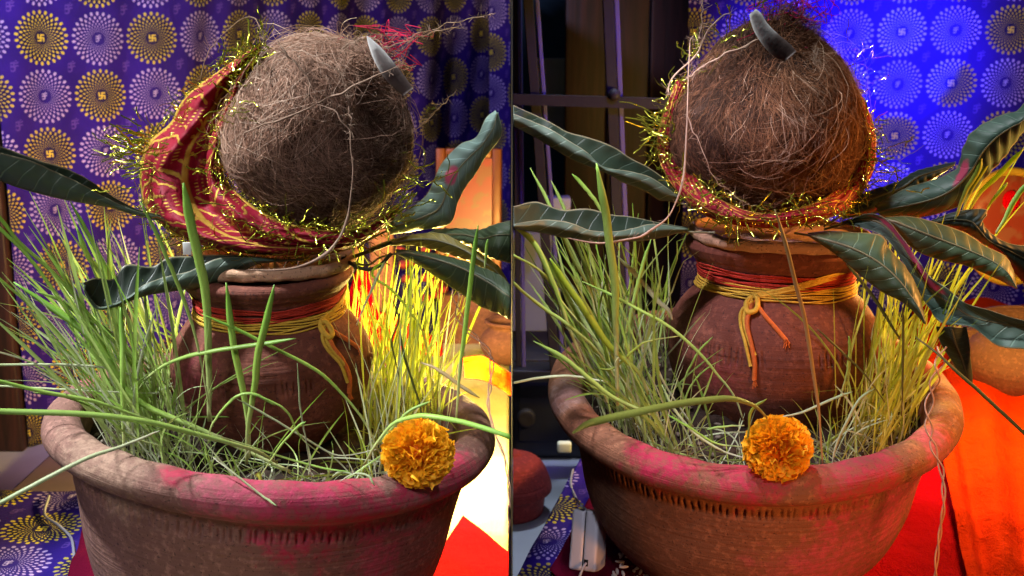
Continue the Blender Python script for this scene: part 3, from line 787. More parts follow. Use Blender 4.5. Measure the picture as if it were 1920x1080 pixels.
BL = (-.2095, .952, .0124); BR = (.2125, 1.0526, .0190)
bowlL = bowl('clay_bowl', *BL, (rad(.54), rad(5.85), 0), 1.0, MT['bowl_left'], 'wide mauve clay bowl with pink powder on its front right rim', 1, [(.0005, -.043), (.05, -.045), (.085, -.038), (.118, -.012), (.135, .018), (.146, .055), (.152, .090), (.1575, .118), (.1585, .128)])
bowlR = bowl('clay_bowl', *BR, (rad(9.68), rad(-.66), 0), 1.0, MT['bowl_right'], 'wide brown clay bowl with pink smears down its right side', 5, [(.0005, -.018), (.05, -.020), (.082, -.016), (.114, .004), (.135, .030), (.146, .060), (.151, .090), (.1565, .118), (.158, .128)])

# ------------------------------------------------------------------ the pots
def water_pot(px, y, zb, k, rot, label, tang, side):
    x = W(px, 600, y)[0]; root = empty('water_pot', (x, y, zb), label, 'pot', 'round clay pots under the coconuts', rot=rot)
    prof = np.array([(.0005, 0), (.035, 0), (.055, .012), (.073, .036), (.0815, .066), (.0795, .086), (.070, .103), (.0605, .113), (.0575, .122), (.0590, .131), (.0650, .139), (.0690, .1445), (.0685, .150), (.0630, .152), (.0560, .150), (.052, .14), (.052, .12)]) * k
    prof = densify(prof, .0020 * k); rs = np.random.RandomState(3); nn = 110
    ph = rs.uniform(-.2, .2, nn + 1); ln = rs.uniform(.6, 1.2, nn + 1); sl = rs.uniform(.0, 1.0, nn + 1)
    def disp(R, Z, th):
        a = np.broadcast_to(th / (2 * math.pi) * nn, R.shape); i = np.floor(a).astype(int); c = .0745 * k
        x_ = a - i - .5 + ph[i] + sl[i] * (Z - c) * 50
        keep = (np.sin(i * .37) + np.sin(i * .11 + 1) > -.6)
        g_ = np.clip(1.15 - np.abs(x_) / .24, 0, 1) * np.clip(1.2 - np.abs((Z - c) / (.0062 * k * ln[i])) ** 3, 0, 1) * keep
        T = np.broadcast_to(th, R.shape)
        g3 = np.exp(-((Z - .060 * k) / .0007) ** 2) * .0005
        return R - .0022 * g_ - g3 + .0006 * np.sin(T * 3 + Z * 30) + .0003 * np.sin(Z * 900) * (Z > .12 * k), Z
    V, F = lathe(prof, 880, disp); mesh('pot_body', V, F, MT['pot'], root, local=True)
    # threads round the neck
    for i in range(20):
        yel = i < 9; z = (.1142 + .00096 * i) * k; r0 = np.interp(z, [.108 * k, .113 * k, .122 * k, .131 * k, .136 * k], [.0648 * k, .0610 * k, .0582 * k, .0596 * k, .063 * k]) + .0009
        th = np.linspace(0, 2 * math.pi, 60); sa = rs.uniform(0, 6)
        pts = [(math.cos(t) * (r0 + .0005 * math.sin(t * 5 + sa)), math.sin(t) * (r0 + .0005 * math.sin(t * 5 + sa)), z + .0012 * math.sin(t * 2 + sa) + .0006 * math.sin(t * 7 + sa)) for t in th]
        V, F = tube(pts, .00072, 120, 5); mesh('yellow_thread' if yel else 'red_thread', V, F, MT['thread_yellow'] if yel else MT['thread_red'], root, local=True)
    def surf(t, z, out=.0015):
        r = np.interp(z / k, [0, .012, .036, .066, .086, .103, .113, .122, .131, .15], [.035, .055, .073, .0815, .0795, .070, .0605, .0575, .059, .069]) * k + out
        return (math.cos(t) * r, math.sin(t) * r, z)
    t0 = tang
    def strand(name, pts, r, m, n=40):
        V, F = tube([surf(t0 + a, z * k, o_) for a, z, o_ in pts], r, n, 7); return mesh(name, V, F, m, root, local=True)
    strand('knot', [(0, .117, .003), (-.06, .113, .007), (-.02, .107, .007), (.06, .109, .006), (.05, .116, .006), (0, .117, .004)], .0023, MT['thread_yellow'])
    strand('yellow_thread', [(0, .114, .005), (-.05, .108, .004), (-.04, .10, .003), (.04, .088, .003), (.10, .078, .003)], .0018, MT['thread_yellow'])
    strand('yellow_thread', [(0, .114, .006), (-.09, .107, .005), (-.07, .098, .003), (.01, .086, .003), (.07, .070, .003)], .0015, MT['thread_yellow'])
    strand('orange_thread', [(.0, .112, .005), (-.01, .10, .004), (.05, .088, .003), (.10, .074, .003), (.105, .060, .003)], .0021, MT['thread_orange'])
    strand('red_thread', [(.02, .114, .004), (.14, .106, .004), (.26, .098, .003), (.36, .090, .003)], .0019, MT['thread_orange'])
    for j in range(4):
        strand('yellow_thread', [(0, .116 + .0008 * j, .003), (.35, .121 + .001 * j, .003), (.7, .1265 + .0013 * j, .003), (1.0, .130 + .0012 * j, .002), (1.4, .128 + .001 * j, .001)], .0010, MT['thread_yellow'])
    # frayed ends
    P = []
    for j in range(26):
        e = j % 2; a0, z0 = ((.105, .060), (.36, .090))[e]; s_ = surf(t0 + a0, z0 * k, .003)
        d = np.array((rs.uniform(-.003, .003), rs.uniform(-.003, .001), -rs.uniform(.004, .010))); P.append([np.array(s_) + d * q + np.array((0, 0, .002)) for q in (0, .3, .6, 1)])
    P = np.array(P); V, F = strands(P, np.full(P.shape[:2], .00035), 3); f_ = mesh('frayed_end', V, F, MT['thread_orange'], root, local=True); f_['kind'] = 'stuff'
    return root, x
potL, xL = water_pot(524, .980, .137, 1.015, (rad(4), 0, 0), 'dark clay pot half hidden by long grass blades in the left bowl', rad(-90 + 50), -1)
potR, xR = water_pot(1422, 1.060, .121, 1.165, (rad(-1), rad(1.0), 0), 'orange lit clay pot with dangling thread in the right bowl', rad(-90 - 26), 1)

def lid(c, r, tilt, label):
    c = np.array(c); root = empty('clay_dish', c, label, 'dish', 'shallow clay dishes on the pots', rot=tilt)
    V, F = lathe(densify(np.array([(.0005, -.004), (r * .6, -.004), (r * .92, -.0035), (r, .001), (r * .995, .0055), (r * .94, .0075), (r * .85, .003), (.0005, .000)]), .002), 160,
                 lambda R, Z, th: (R * (1 + .012 * np.sin(2 * th + 1)), Z + .0012 * np.sin(3 * th) + .0004 * np.sin(19 * th)))
    mesh('dish_body', V, F, MT['lid'], root, local=True)
    return root
lid((xL + .005, .973, .137 + .1505 * 1.015 + .0045), .068, (rad(3), rad(-1), 0), 'flat clay dish under the tilted coconut')
lid((xR + .004, 1.055, .121 + .1505 * 1.165 + .0035), .080, (rad(0), rad(2), 0), 'flat clay dish under the upright coconut')


# ------------------------------------------------------------------ coconuts
def coconut(px, py, y, rx, rz, pole_dir, label, n, seed, swirl, tuft_dir, cm, zone, taper=0.0):
    zn = np.array(zone[:3], float); zn /= np.linalg.norm(zn)
    c = W(px, py, y); root = empty('coconut', c - np.array((0, 0, rz)), label, 'coconut', 'husked coconuts on the pots')
    rs = np.random.RandomState(seed)
    pole = np.array(pole_dir, float); pole /= np.linalg.norm(pole)
    th = np.linspace(0.02, math.pi - .02, 60); ph = np.linspace(0, 2 * math.pi, 96, endpoint=False)
    e1 = np.cross(pole, (0, 0, 1.)); e1 /= np.linalg.norm(e1); e2 = np.cross(pole, e1)
    def surf(t, p, h=0.0):
        """t polar angle from pole, p azimuth"""
        d = np.cos(t)[..., None] * pole + np.sin(t)[..., None] * (np.cos(p)[..., None] * e1 + np.sin(p)[..., None] * e2)
        lump = 1 + .025 * np.sin(2 * p + 4 * t) + .030 * np.sin(3 * p + 1) * np.sin(t) + .02 * np.sin(5 * t + p) + .09 * np.exp(-(t / .34) ** 2)
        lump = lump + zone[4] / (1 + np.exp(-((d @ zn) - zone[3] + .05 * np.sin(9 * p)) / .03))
        nr = 1 - taper * np.maximum(-.3, d[..., 2]) ; sc3 = np.stack([rx * nr, rx * nr, np.full_like(nr, rz)], -1)
        return c + d * (sc3 * lump[..., None] + np.asarray(h)[..., None])
    T, Pp = np.meshgrid(th, ph, indexing='ij'); V = surf(T, Pp, np.zeros_like(T) - .001).reshape(-1, 3)
    mesh('husk', V, grid_faces(60, 96, wrap_v=True), MT['shell'], root)
    # fibres
    Sg = 9
    def batch(N, tmin, tmax, len_, width, lift, curl, azn, tone, name):
        t0 = np.arccos(rs.uniform(math.cos(tmax), math.cos(tmin), N)); p0 = rs.uniform(0, 2 * math.pi, N)
        K = max(8, N // 12); cl = rs.randint(0, K, N); ct = np.arccos(rs.uniform(math.cos(tmax), math.cos(tmin), K)); cp = rs.uniform(0, 2 * math.pi, K); ca = rs.normal(0, azn, K)
        m_ = rs.rand(N) < .75; t0 = np.where(m_, ct[cl] + rs.normal(0, .05, N), t0); p0 = np.where(m_, cp[cl] + rs.normal(0, .05, N) / np.maximum(np.sin(ct[cl]), .2), p0)
        L = rs.uniform(*len_, N) / rx; s = np.linspace(0, 1, Sg)
        from_field = np.sin(p0 * 3 + t0 * 4) * .5 + np.sin(p0 * 7 - t0 * 9) * .35 + np.sin(p0 * 15 + t0 * 17) * .25
        ang = np.where(m_, ca[cl] + rs.normal(0, azn * .25, N), rs.normal(0, azn, N)) + swirl + from_field
        dt = np.cos(ang) * L; dp = np.sin(ang) * L
        cu = rs.normal(0, curl, N)
        TT = t0[:, None] + dt[:, None] * s + (-dp * cu)[:, None] * s ** 2
        PP = p0[:, None] + (dp[:, None] * s + (dt * cu)[:, None] * s ** 2) / np.maximum(np.sin(np.clip(TT, .12, 3.0)), .12)
        fr = rs.uniform(0, 6.28, N)[:, None]; am = np.abs(rs.normal(0, lift, N))[:, None]
        H = .0008 + am * (np.sin(s * math.pi * .9) ** 1 + .5 * s * (rs.rand(N)[:, None] < .25)) + .0006 * np.sin(s * 9 + fr)
        P = surf(TT, PP, H)
        P += rs.normal(0, .00045, P.shape)
        w_ = width * rs.uniform(.6, 1.3, N)[:, None] * (1 - .6 * s)[None]
        if name == 'loose_fibres':
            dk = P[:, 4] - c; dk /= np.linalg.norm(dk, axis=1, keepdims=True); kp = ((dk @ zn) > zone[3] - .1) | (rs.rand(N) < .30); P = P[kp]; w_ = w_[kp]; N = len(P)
        V, F = strands(P, w_, 3, seed)
        dm = P[:, 4] - c; dm /= np.linalg.norm(dm, axis=1, keepdims=True); q = dm @ zn
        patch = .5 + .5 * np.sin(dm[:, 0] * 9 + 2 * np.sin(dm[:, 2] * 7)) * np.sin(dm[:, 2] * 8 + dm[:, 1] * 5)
        tn = np.clip(rs.beta(*tone, N) * (.30 + .95 * patch) + zone[5] / (1 + np.exp(-(q - zone[3]) / .05)) - zone[6], 0, 1); tn = np.repeat(tn, Sg * 3)  # pale fluff plus lit and shaded sides of the husk put into tone
        o = mesh(name, V, F, cm, root, attrs={'tone': tn}); o['kind'] = 'stuff'; return o
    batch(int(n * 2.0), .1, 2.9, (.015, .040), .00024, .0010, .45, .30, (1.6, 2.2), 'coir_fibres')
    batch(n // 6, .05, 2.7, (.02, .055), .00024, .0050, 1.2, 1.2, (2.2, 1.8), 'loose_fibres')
    # hairs that stand off the outline
    N = n // 12; t0 = rs.uniform(.1, 2.6, N); p0 = rs.uniform(0, 6.28, N); s = np.linspace(0, 1, Sg)
    base = surf(t0, p0, np.zeros(N)); nrm = base - c; nrm /= np.linalg.norm(nrm, axis=1, keepdims=True)
    tang = rs.normal(size=(N, 3)); tang -= (tang * nrm).sum(1)[:, None] * nrm; tang /= np.linalg.norm(tang, axis=1)[:, None]
    Ls = rs.uniform(.005, .018, N)[:, None, None]; S3 = s[None, :, None]
    t2 = rs.normal(size=(N, 3))
    P = base[:, None] + Ls * (nrm[:, None] * (S3 * .45 - .25 * S3 ** 2) + tang[:, None] * S3 + t2[:, None] * .25 * S3 ** 2)
    V, F = strands(P, np.broadcast_to(.00019 * (1 - .6 * s), (N, Sg)).copy(), 3, 2)
    o = mesh('stray_hairs', V, F, cm, root, attrs={'tone': np.repeat(rs.beta(2, 1.5, N), Sg * 3)}); o['kind'] = 'stuff'
    # tuft round the pole
    N = n // 16; td = np.array(tuft_dir, float); td /= np.linalg.norm(td)
    t0 = rs.uniform(.0, .42, N); p0 = rs.uniform(0, 6.28, N); base = surf(t0, p0, np.zeros(N) - .002)
    rnd = rs.normal(size=(N, 3)); S3 = s[None, :, None]; Ls = rs.uniform(.008, .026, N)[:, None, None]
    wob = rs.normal(size=(N, 3))
    P = base[:, None] + Ls * (S3 * (pole * .35 + td * .65 + rnd * .38)[:, None] + (wob[:, None] * .35) * np.sin(S3 * 3.3) + np.array((0, 0, -.4)) * S3 ** 2)
    V, F = strands(P, np.broadcast_to(.00026 * (1 - .5 * s), (N, Sg)).copy(), 3, 4)
    o = mesh('tuft', V, F, cm, root, attrs={'tone': np.repeat(rs.beta(1.6, 2.2, N), Sg * 3)}); o['kind'] = 'stuff'
    return root, c
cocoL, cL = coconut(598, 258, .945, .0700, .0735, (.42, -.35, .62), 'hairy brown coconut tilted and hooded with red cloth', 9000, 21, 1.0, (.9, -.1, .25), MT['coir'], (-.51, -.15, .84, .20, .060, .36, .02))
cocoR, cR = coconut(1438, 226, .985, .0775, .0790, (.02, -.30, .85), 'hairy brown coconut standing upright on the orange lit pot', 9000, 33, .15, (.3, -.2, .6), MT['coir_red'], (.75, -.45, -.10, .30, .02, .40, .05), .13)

# ------------------------------------------------------------------ red gold cloth with tinsel
def tinsel(root, lines, n, seed, clusters=(), spread=.010, L=(.006, .018)):
    rs = np.random.RandomState(seed); P = []; Wd = []
    allp = [cat(l, 200) for l in lines]
    for i in range(n):
        l = allp[rs.randint(len(allp))]; b = l[rs.randint(200)] + rs.normal(0, .0025, 3); d = rs.normal(size=3) * (1, .8, .8); d[1] -= .35; d /= np.linalg.norm(d)
        ll = rs.uniform(*L) * (1.4 if rs.rand() < .12 else 1); c_ = rs.normal(size=3) * .25
        P.append([b + d * ll * t + c_ * ll * t * t + rs.normal(0, .0007, 3) for t in (0, .2, .4, .6, .8, 1)]); Wd.append(rs.uniform(.0005, .0012))
    for (cc, num, sp, dirv) in clusters:
        for i in range(num):
            b = np.array(cc) + rs.normal(0, 1, 3) * sp; d = np.array(dirv) + rs.normal(size=3) * .45; d /= np.linalg.norm(d); ll = rs.uniform(.010, .026); c_ = rs.normal(size=3) * .2
            P.append([b + d * ll * t + c_ * ll * t * t + rs.normal(0, .0007, 3) for t in (0, .2, .4, .6, .8, 1)]); Wd.append(rs.uniform(.0006, .0014))
    P = np.array(P); Wd = np.array(Wd)[:, None] * np.ones(P.shape[1])[None]
    V, F, al = ribbons(P, Wd, face=rs.normal(size=(len(P), 1, 3)) * .6 + np.array((0, -1, 0.2)), vdepth=.3)
    o = mesh('tinsel_fringe', V, F, MT['tinsel'], root); o['kind'] = 'stuff'; return o

def rails(stations, depths):
    K = len(stations[0]); return [np.array([W(*st[k], dp[k]) for st, dp in zip(stations, depths)]) for k in range(K)]

stL = [[(488, 80), (486, 86), (487, 90), (488, 94), (491, 99)], [(426, 122), (432, 135), (443, 146), (448, 150), (456, 156)], [(352, 178), (380, 190), (420, 192), (432, 193), (446, 195)],
       [(318, 233), (350, 238), (397, 236), (415, 236), (432, 240)], [(276, 270), (315, 285), (380, 272), (402, 276), (420, 285)], [(262, 325), (300, 335), (374, 322), (397, 326), (420, 330)],
       [(270, 378), (312, 385), (382, 372), (410, 369), (444, 360)], [(300, 418), (345, 425), (412, 415), (440, 402), (482, 390)], [(358, 453), (405, 452), (455, 440), (482, 427), (524, 414)],
       [(450, 474), (480, 468), (523, 458), (552, 447), (585, 430)], [(560, 478), (580, 470), (602, 461), (630, 452), (650, 430)], [(655, 466), (664, 458), (673, 450), (684, 444), (698, 418)],
       [(735, 415), (738, 410), (742, 405), (746, 398), (750, 380)]]
y0 = .945
dpL = [(y0 - .02, y0 - .025, y0 - .02, y0 - .025, y0 - .02), (y0 + .01, y0 - .02, y0 + .0, y0 - .03, y0 - .02), (y0 + .03, y0 - .01, y0 + .005, y0 - .03, y0 - .015)] + \
      [(y0 + .05, y0 - .012, y0 - .004, y0 - .028, y0 - .010)] * 3 + [(y0 + .04, y0 - .03, y0 - .005, y0 - .045, y0 - .03), (y0 + .01, y0 - .05, y0 - .03, y0 - .064, y0 - .050), (y0 - .02, y0 - .064, y0 - .055, y0 - .072, y0 - .064),
       (y0 - .03, y0 - .068, y0 - .066, y0 - .076, y0 - .070), (y0 - .02, y0 - .066, y0 - .066, y0 - .072, y0 - .068), (y0 - .01, y0 - .05, y0 - .05, y0 - .056, y0 - .052), (y0, y0 - .03, y0 - .03, y0 - .034, y0 - .03)]
rl = rails(stL, dpL)
veil = empty('ceremonial_cloth', rl[0][6], 'red and gold cloth hooding the left side of the tilted coconut', 'cloth', 'tinsel edged red cloths round the coconuts')
def cloth_grid(G, nu, nv, root, nm='cloth_sheet', wr=.0016, seed=0):
    U, Vv = np.meshgrid(np.linspace(0, 1, nu), np.linspace(0, 1, nv), indexing='ij')
    G = G.copy(); G[..., 1] += wr * (np.sin(U * 60 + Vv * 9 + seed) * .5 + np.sin(U * 140 - Vv * 14) * .35 + np.sin(Vv * 38 + U * 20)) 
    o = mesh(nm, G.reshape(-1, 3), grid_faces(nu, nv), MT['chunri'], root, uv=np.stack([U, Vv], -1).reshape(-1, 2)); solid(o, .0006); return o
cloth_grid(loft(rl, 150, 48), 150, 48, veil)
tinsel(veil, [rl[0], rl[0], rl[4], rl[4], rl[3], rl[1] + (rl[0] - rl[1]) * .3], 950, 5,
       [(W(262, 268, y0 + .01), 34, .006, (-1, -.3, .35)), (W(248, 285, y0 + .0), 18, .005, (-1, 0, .1)), (W(490, 80, y0 - .03), 14, .004, (.1, -.3, 1)), (W(745, 400, y0 - .04), 26, .006, (.6, -.4, .5)), (W(770, 330, y0 - .02), 22, .012, (1, -.3, .2)), (W(270, 300, y0 - .02), 30, .012, (-.8, -.5, -.1)), (W(440, 120, y0 - .03), 30, .008, (.4, -.7, .2)), (W(440, 215, y0 - .045), 16, .006, (.9, -.5, 0))])

stR = [[(1270, 148), (1276, 152), (1288, 155)], [(1248, 205), (1258, 208), (1276, 210)], [(1232, 260), (1248, 268), (1274, 270)], [(1240, 312), (1262, 316), (1288, 308)], [(1276, 366), (1294, 358), (1316, 344)],
       [(1330, 408), (1342, 396), (1358, 378)], [(1430, 428), (1430, 414), (1430, 400)], [(1530, 416), (1524, 402), (1518, 384)], [(1594, 388), (1582, 376), (1566, 354)], [(1632, 334), (1618, 328), (1590, 314)],
       [(1642, 270), (1626, 265), (1596, 262)], [(1628, 205), (1614, 205), (1590, 208)], [(1598, 150), (1590, 152), (1572, 158)]]
y0 = .985
dpR = [(y0, y0 - .01, y0 - .005)] * 4 + [(y0 - .03, y0 - .05, y0 - .04), (y0 - .055, y0 - .074, y0 - .062), (y0 - .06, y0 - .088, y0 - .076), (y0 - .055, y0 - .078, y0 - .066), (y0 - .03, y0 - .05, y0 - .042)] + [(y0, y0 - .02, y0 - .012)] * 4
rr_ = rails(stR, dpR)
veil2 = empty('ceremonial_cloth', rr_[0][6], 'red cloth edged with tinsel cupping the underside of the upright coconut', 'cloth', 'tinsel edged red cloths round the coconuts')
cloth_grid(loft(rr_, 160, 20), 160, 20, veil2, seed=2)
tinsel(veil2, [rr_[0], rr_[2], rr_[1]], 760, 9, [(W(1240, 245, y0 - .03), 26, .006, (-1, -.3, .3)), (W(1640, 300, y0 - .03), 34, .012, (1, -.2, .1)), (W(1300, 110, y0 - .03), 22, .008, (.1, -.5, .6)), (W(1420, 8, y0 - .05), 6, .003, (.3, -.4, .8)), (W(1600, 120, y0 - .02), 24, .010, (.5, -.5, .5)), (W(1350, 60, y0 - .04), 14, .007, (0, -.5, .8))])


# ------------------------------------------------------------------ mango leaves
CURL = 1


def leaf(A, M, B, ya, yb, mat, label, off=(.008, -.006, .004), bulge=(-.002, -.006), side=0, stem=None, seed=0, wav=.0015, curl=None):
    n = len(A); assert len(M) == n and len(B) == n, label
    ys = [ya + (yb - ya) * i / (n - 1) for i in range(n)]
    taper = [min(1, .25 + 1.5 * math.sin(math.pi * min(1, max(0, (i + .4) / n)))) for i in range(n)]
    f = lambda P, o: np.array([W(p[0], p[1], y + o * t) for p, y, t in zip(P, ys, taper)])
    a, m_, b = f(A, off[0]), f(M, off[1]), f(B, off[2])
    am = (a + m_) / 2 + np.array([(0, bulge[0] * t, 0) for t in taper]); mb = (m_ + b) / 2 + np.array([(0, bulge[1] * t, 0) for t in taper])
    nu, nv = 64, 21
    if curl is not None:            # a leaf rolled on itself: back flap a, fold at the bottom b, free front edge m
        ab = (a + b) / 2 + np.array([(0, .004 * t, 0) for t in taper]); bm_ = (b + m_) / 2 + np.array([(0, -.006 * t, 0) for t in taper])
        b2 = b + np.array([(0, .001 * t, -.0006 * t) for t in taper]); G = loft([a, ab, b2, bm_, m_], nu, nv)
    else: G = loft([a, am, m_, mb, b], nu, nv)
    U, Vv = np.meshgrid(np.linspace(0, 1, nu), np.linspace(0, 1, nv), indexing='ij')
    if curl is not None: wav = .0006
    G[..., 1] += wav * np.sin(U * 70 - np.abs(Vv - .5) * 9 + seed) * np.abs(Vv - .5) * 2 * np.sin(U * math.pi)
    root = empty('mango_leaf', G[-1, nv // 2], label, 'leaf', 'mango leaves fanned between pot and coconut')
    o = mesh('leaf_blade', G.reshape(-1, 3), grid_faces(nu, nv), mat, root, uv=np.stack([U, Vv], -1).reshape(-1, 2)); solid(o, .0003)
    if curl is not None:
        o.data.materials.append(MT['leaf_under']); o.modifiers[0].material_offset = 1
        if curl: o.data.materials[0], o.data.materials[1] = MT['leaf_under'], mat
        o.modifiers[0].material_offset = 1
    mid = G[:, nv // 2].copy(); mid[:, 1] -= .0006
    if stem:
        sp = [W(*s) for s in stem]; mid2 = np.vstack([mid[::4], np.array(sp)])
    else: mid2 = mid[::4]
    V, F = tube(mid2, .0011, 70, 6, (.25, .5, .75, .9)); q = mesh('midrib', V, F, MT['leaf'] if mat is not MT['leaf_dark'] else MT['stem'], root)
    if side: cut(o, side); cut(q, side)
    return root

leaf([(-80, 250), (0, 274), (74, 301), (122, 315), (167, 337), (200, 361), (259, 393), (330, 408)],
     [(-80, 262), (0, 286), (60, 302), (100, 320), (150, 343), (196, 369), (256, 396), (330, 412)],
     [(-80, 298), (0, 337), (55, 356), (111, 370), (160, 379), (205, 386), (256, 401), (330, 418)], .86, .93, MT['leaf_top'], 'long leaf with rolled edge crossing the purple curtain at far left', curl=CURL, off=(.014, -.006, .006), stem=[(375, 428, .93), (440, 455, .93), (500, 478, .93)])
leaf([(154, 531), (178, 521), (211, 523), (237, 496), (285, 500), (315, 483), (356, 480), (420, 478), (480, 481), (525, 486)],
     [(160, 545), (184, 574), (212, 570), (241, 556), (270, 534), (310, 519), (356, 508), (410, 484), (480, 483), (525, 487)],
     [(157, 540), (181, 575), (215, 573), (241, 563), (278, 551), (320, 544), (363, 537), (420, 524), (480, 493), (525, 489)], .84, .90, MT['leaf_top'], 'wavy leaf lying over the grass left of the dark pot', curl=CURL, off=(.02, -.004, .002), bulge=(.004, -.006), stem=[(570, 486, .90)])
leaf([(929, 207), (911, 222), (893, 257), (862, 271), (829, 305), (813, 338), (800, 365), (769, 391), (731, 413)],
     [(932, 212), (925, 240), (903, 273), (878, 297), (852, 328), (838, 358), (822, 392), (780, 412), (731, 427)],
     [(934, 210), (940, 253), (911, 293), (890, 328), (872, 352), (858, 380), (842, 420), (785, 432), (731, 440)], .93, .94, MT['leaf_stain_left'], 'upright pale leaf with a pink smear before the picture frame', off=(.006, -.004, .008), bulge=(-.004, -.003), stem=[(700, 445, .94), (670, 462, .94)])
leaf([(990, 405), (930, 420), (900, 430), (860, 428), (820, 430), (795, 440)], [(990, 440), (935, 440), (905, 447), (870, 440), (830, 440), (795, 444)], [(990, 500), (935, 488), (905, 475), (870, 457), (835, 452), (795, 448)],
     .88, .95, MT['leaf'], 'broad green leaf running off behind the olive one at the seam', off=(.012, -.002, .002), side=-1, stem=[(740, 450, .95), (690, 468, .94)])
leaf([(958, 538), (935, 500), (905, 478), (870, 458), (826, 437), (770, 441), (733, 454)], [(955, 540), (930, 508), (895, 484), (860, 464), (815, 450), (770, 449), (733, 457)], [(950, 540), (925, 518), (885, 492), (852, 480), (808, 467), (768, 460), (733, 461)],
     .89, .935, MT['leaf_olive'], 'olive lit leaf with a clear midrib between two green leaves', off=(.003, -.003, .004), bulge=(-.001, -.001), stem=[(700, 468, .93), (665, 480, .93)])
leaf([(1000, 565), (960, 537), (937, 515), (900, 500), (863, 487), (807, 474), (741, 467)], [(1000, 585), (958, 558), (925, 535), (885, 512), (848, 496), (795, 480), (743, 471)], [(1000, 625), (960, 602), (937, 589), (900, 574), (850, 541), (789, 500), (747, 478)],
     .86, .925, MT['leaf'], 'lowest green leaf drooping right over the glowing grass', off=(.006, -.006, .004), bulge=(-.002, -.005), side=-1, stem=[(715, 482, .925), (690, 497, .925), (662, 492, .925)])
# right half
leaf([(935, 185), (960, 196), (1000, 214), (1034, 230), (1064, 247), (1108, 259), (1150, 275), (1182, 296), (1215, 313), (1245, 335), (1272, 366)],
     [(935, 200), (960, 212), (1000, 228), (1034, 243), (1064, 262), (1100, 285), (1130, 312), (1175, 320), (1215, 330), (1245, 348), (1273, 369)],
     [(935, 222), (960, 233), (997, 252), (1034, 274), (1071, 296), (1105, 310), (1138, 322), (1167, 339), (1210, 356), (1240, 374), (1272, 374)], .90, .96, MT['leaf_top'], 'wavy leaf crossing the iron grille toward the upright coconut', curl=CURL, off=(.018, -.006, .004), bulge=(.002, -.005), side=1, stem=[(1310, 392, .96), (1350, 420, .96)])
leaf([(935, 380), (960, 387), (1004, 378), (1053, 393), (1101, 391), (1145, 402), (1182, 406), (1234, 417), (1290, 427)],
     [(935, 418), (960, 420), (1019, 412), (1067, 417), (1108, 432), (1153, 434), (1190, 427), (1225, 420), (1290, 429)],
     [(935, 422), (960, 426), (1016, 435), (1071, 446), (1108, 450), (1164, 450), (1212, 448), (1250, 440), (1290, 431)], .86, .93, MT['leaf_top'], 'flat lying leaf below the wavy one left of the orange lit pot', curl=CURL, off=(.018, -.004, .004), bulge=(.003, -.005), side=1, stem=[(1340, 436, .93)])
leaf([(1955, 140), (1912, 203), (1884, 213), (1847, 230), (1818, 252), (1803, 285), (1794, 315), (1755, 335), (1700, 352), (1640, 385)],
     [(1960, 170), (1922, 222), (1893, 240), (1865, 260), (1840, 288), (1822, 318), (1790, 352), (1752, 372), (1702, 385), (1645, 397)],
     [(1965, 200), (1925, 240), (1905, 265), (1884, 294), (1862, 318), (1838, 345), (1800, 385), (1745, 404), (1702, 410), (1650, 408)], .95, .97, MT['leaf_stain_right'], 'pale broad leaf with a pink spot rising at the upper right', off=(.006, -.008, .006), bulge=(-.004, -.004), stem=[(1600, 410, .97), (1560, 425, .96)])
leaf([(1792, 303), (1750, 312), (1714, 322), (1681, 341), (1607, 367), (1570, 400)], [(1790, 308), (1755, 320), (1720, 332), (1690, 352), (1630, 375), (1575, 405)], [(1786, 310), (1757, 332), (1725, 352), (1700, 375), (1640, 398), (1578, 412)],
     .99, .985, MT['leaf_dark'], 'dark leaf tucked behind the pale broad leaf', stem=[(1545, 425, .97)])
leaf([(1906, 540), (1899, 505), (1884, 480), (1847, 461), (1810, 437), (1758, 418), (1707, 406), (1659, 407)],
     [(1906, 540), (1890, 512), (1865, 492), (1830, 475), (1785, 457), (1740, 440), (1702, 425), (1660, 409)],
     [(1904, 541), (1880, 528), (1847, 513), (1810, 498), (1765, 488), (1721, 472), (1690, 446), (1661, 412)], .88, .93, MT['leaf'], 'glossy middle leaf with raised veins at the right', off=(.008, -.006, .004), bulge=(-.003, -.006), stem=[(1620, 405, .94), (1570, 425, .94)])
leaf([(1950, 462), (1895, 457), (1862, 440), (1843, 418), (1850, 393), (1796, 396), (1742, 415)], [(1950, 500), (1892, 470), (1855, 452), (1833, 428), (1818, 415), (1785, 412), (1743, 418)], [(1950, 560), (1903, 513), (1888, 482), (1850, 461), (1815, 438), (1785, 428), (1744, 421)],
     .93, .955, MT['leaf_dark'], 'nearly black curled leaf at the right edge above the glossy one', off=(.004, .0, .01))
leaf([(1734, 603), (1733, 590), (1721, 543), (1699, 502), (1670, 469), (1651, 441), (1603, 436), (1559, 433), (1514, 437)],
     [(1735, 606), (1724, 580), (1706, 552), (1680, 520), (1645, 490), (1600, 466), (1558, 452), (1535, 446), (1515, 440)],
     [(1733, 607), (1712, 584), (1686, 563), (1655, 548), (1620, 522), (1585, 492), (1560, 472), (1535, 455), (1516, 443)], .85, .92, MT['leaf'], 'green leaf with pale veins drooping from the pot mouth at right', off=(.006, -.007, .004), bulge=(-.004, -.006), stem=[(1490, 437, .925)])
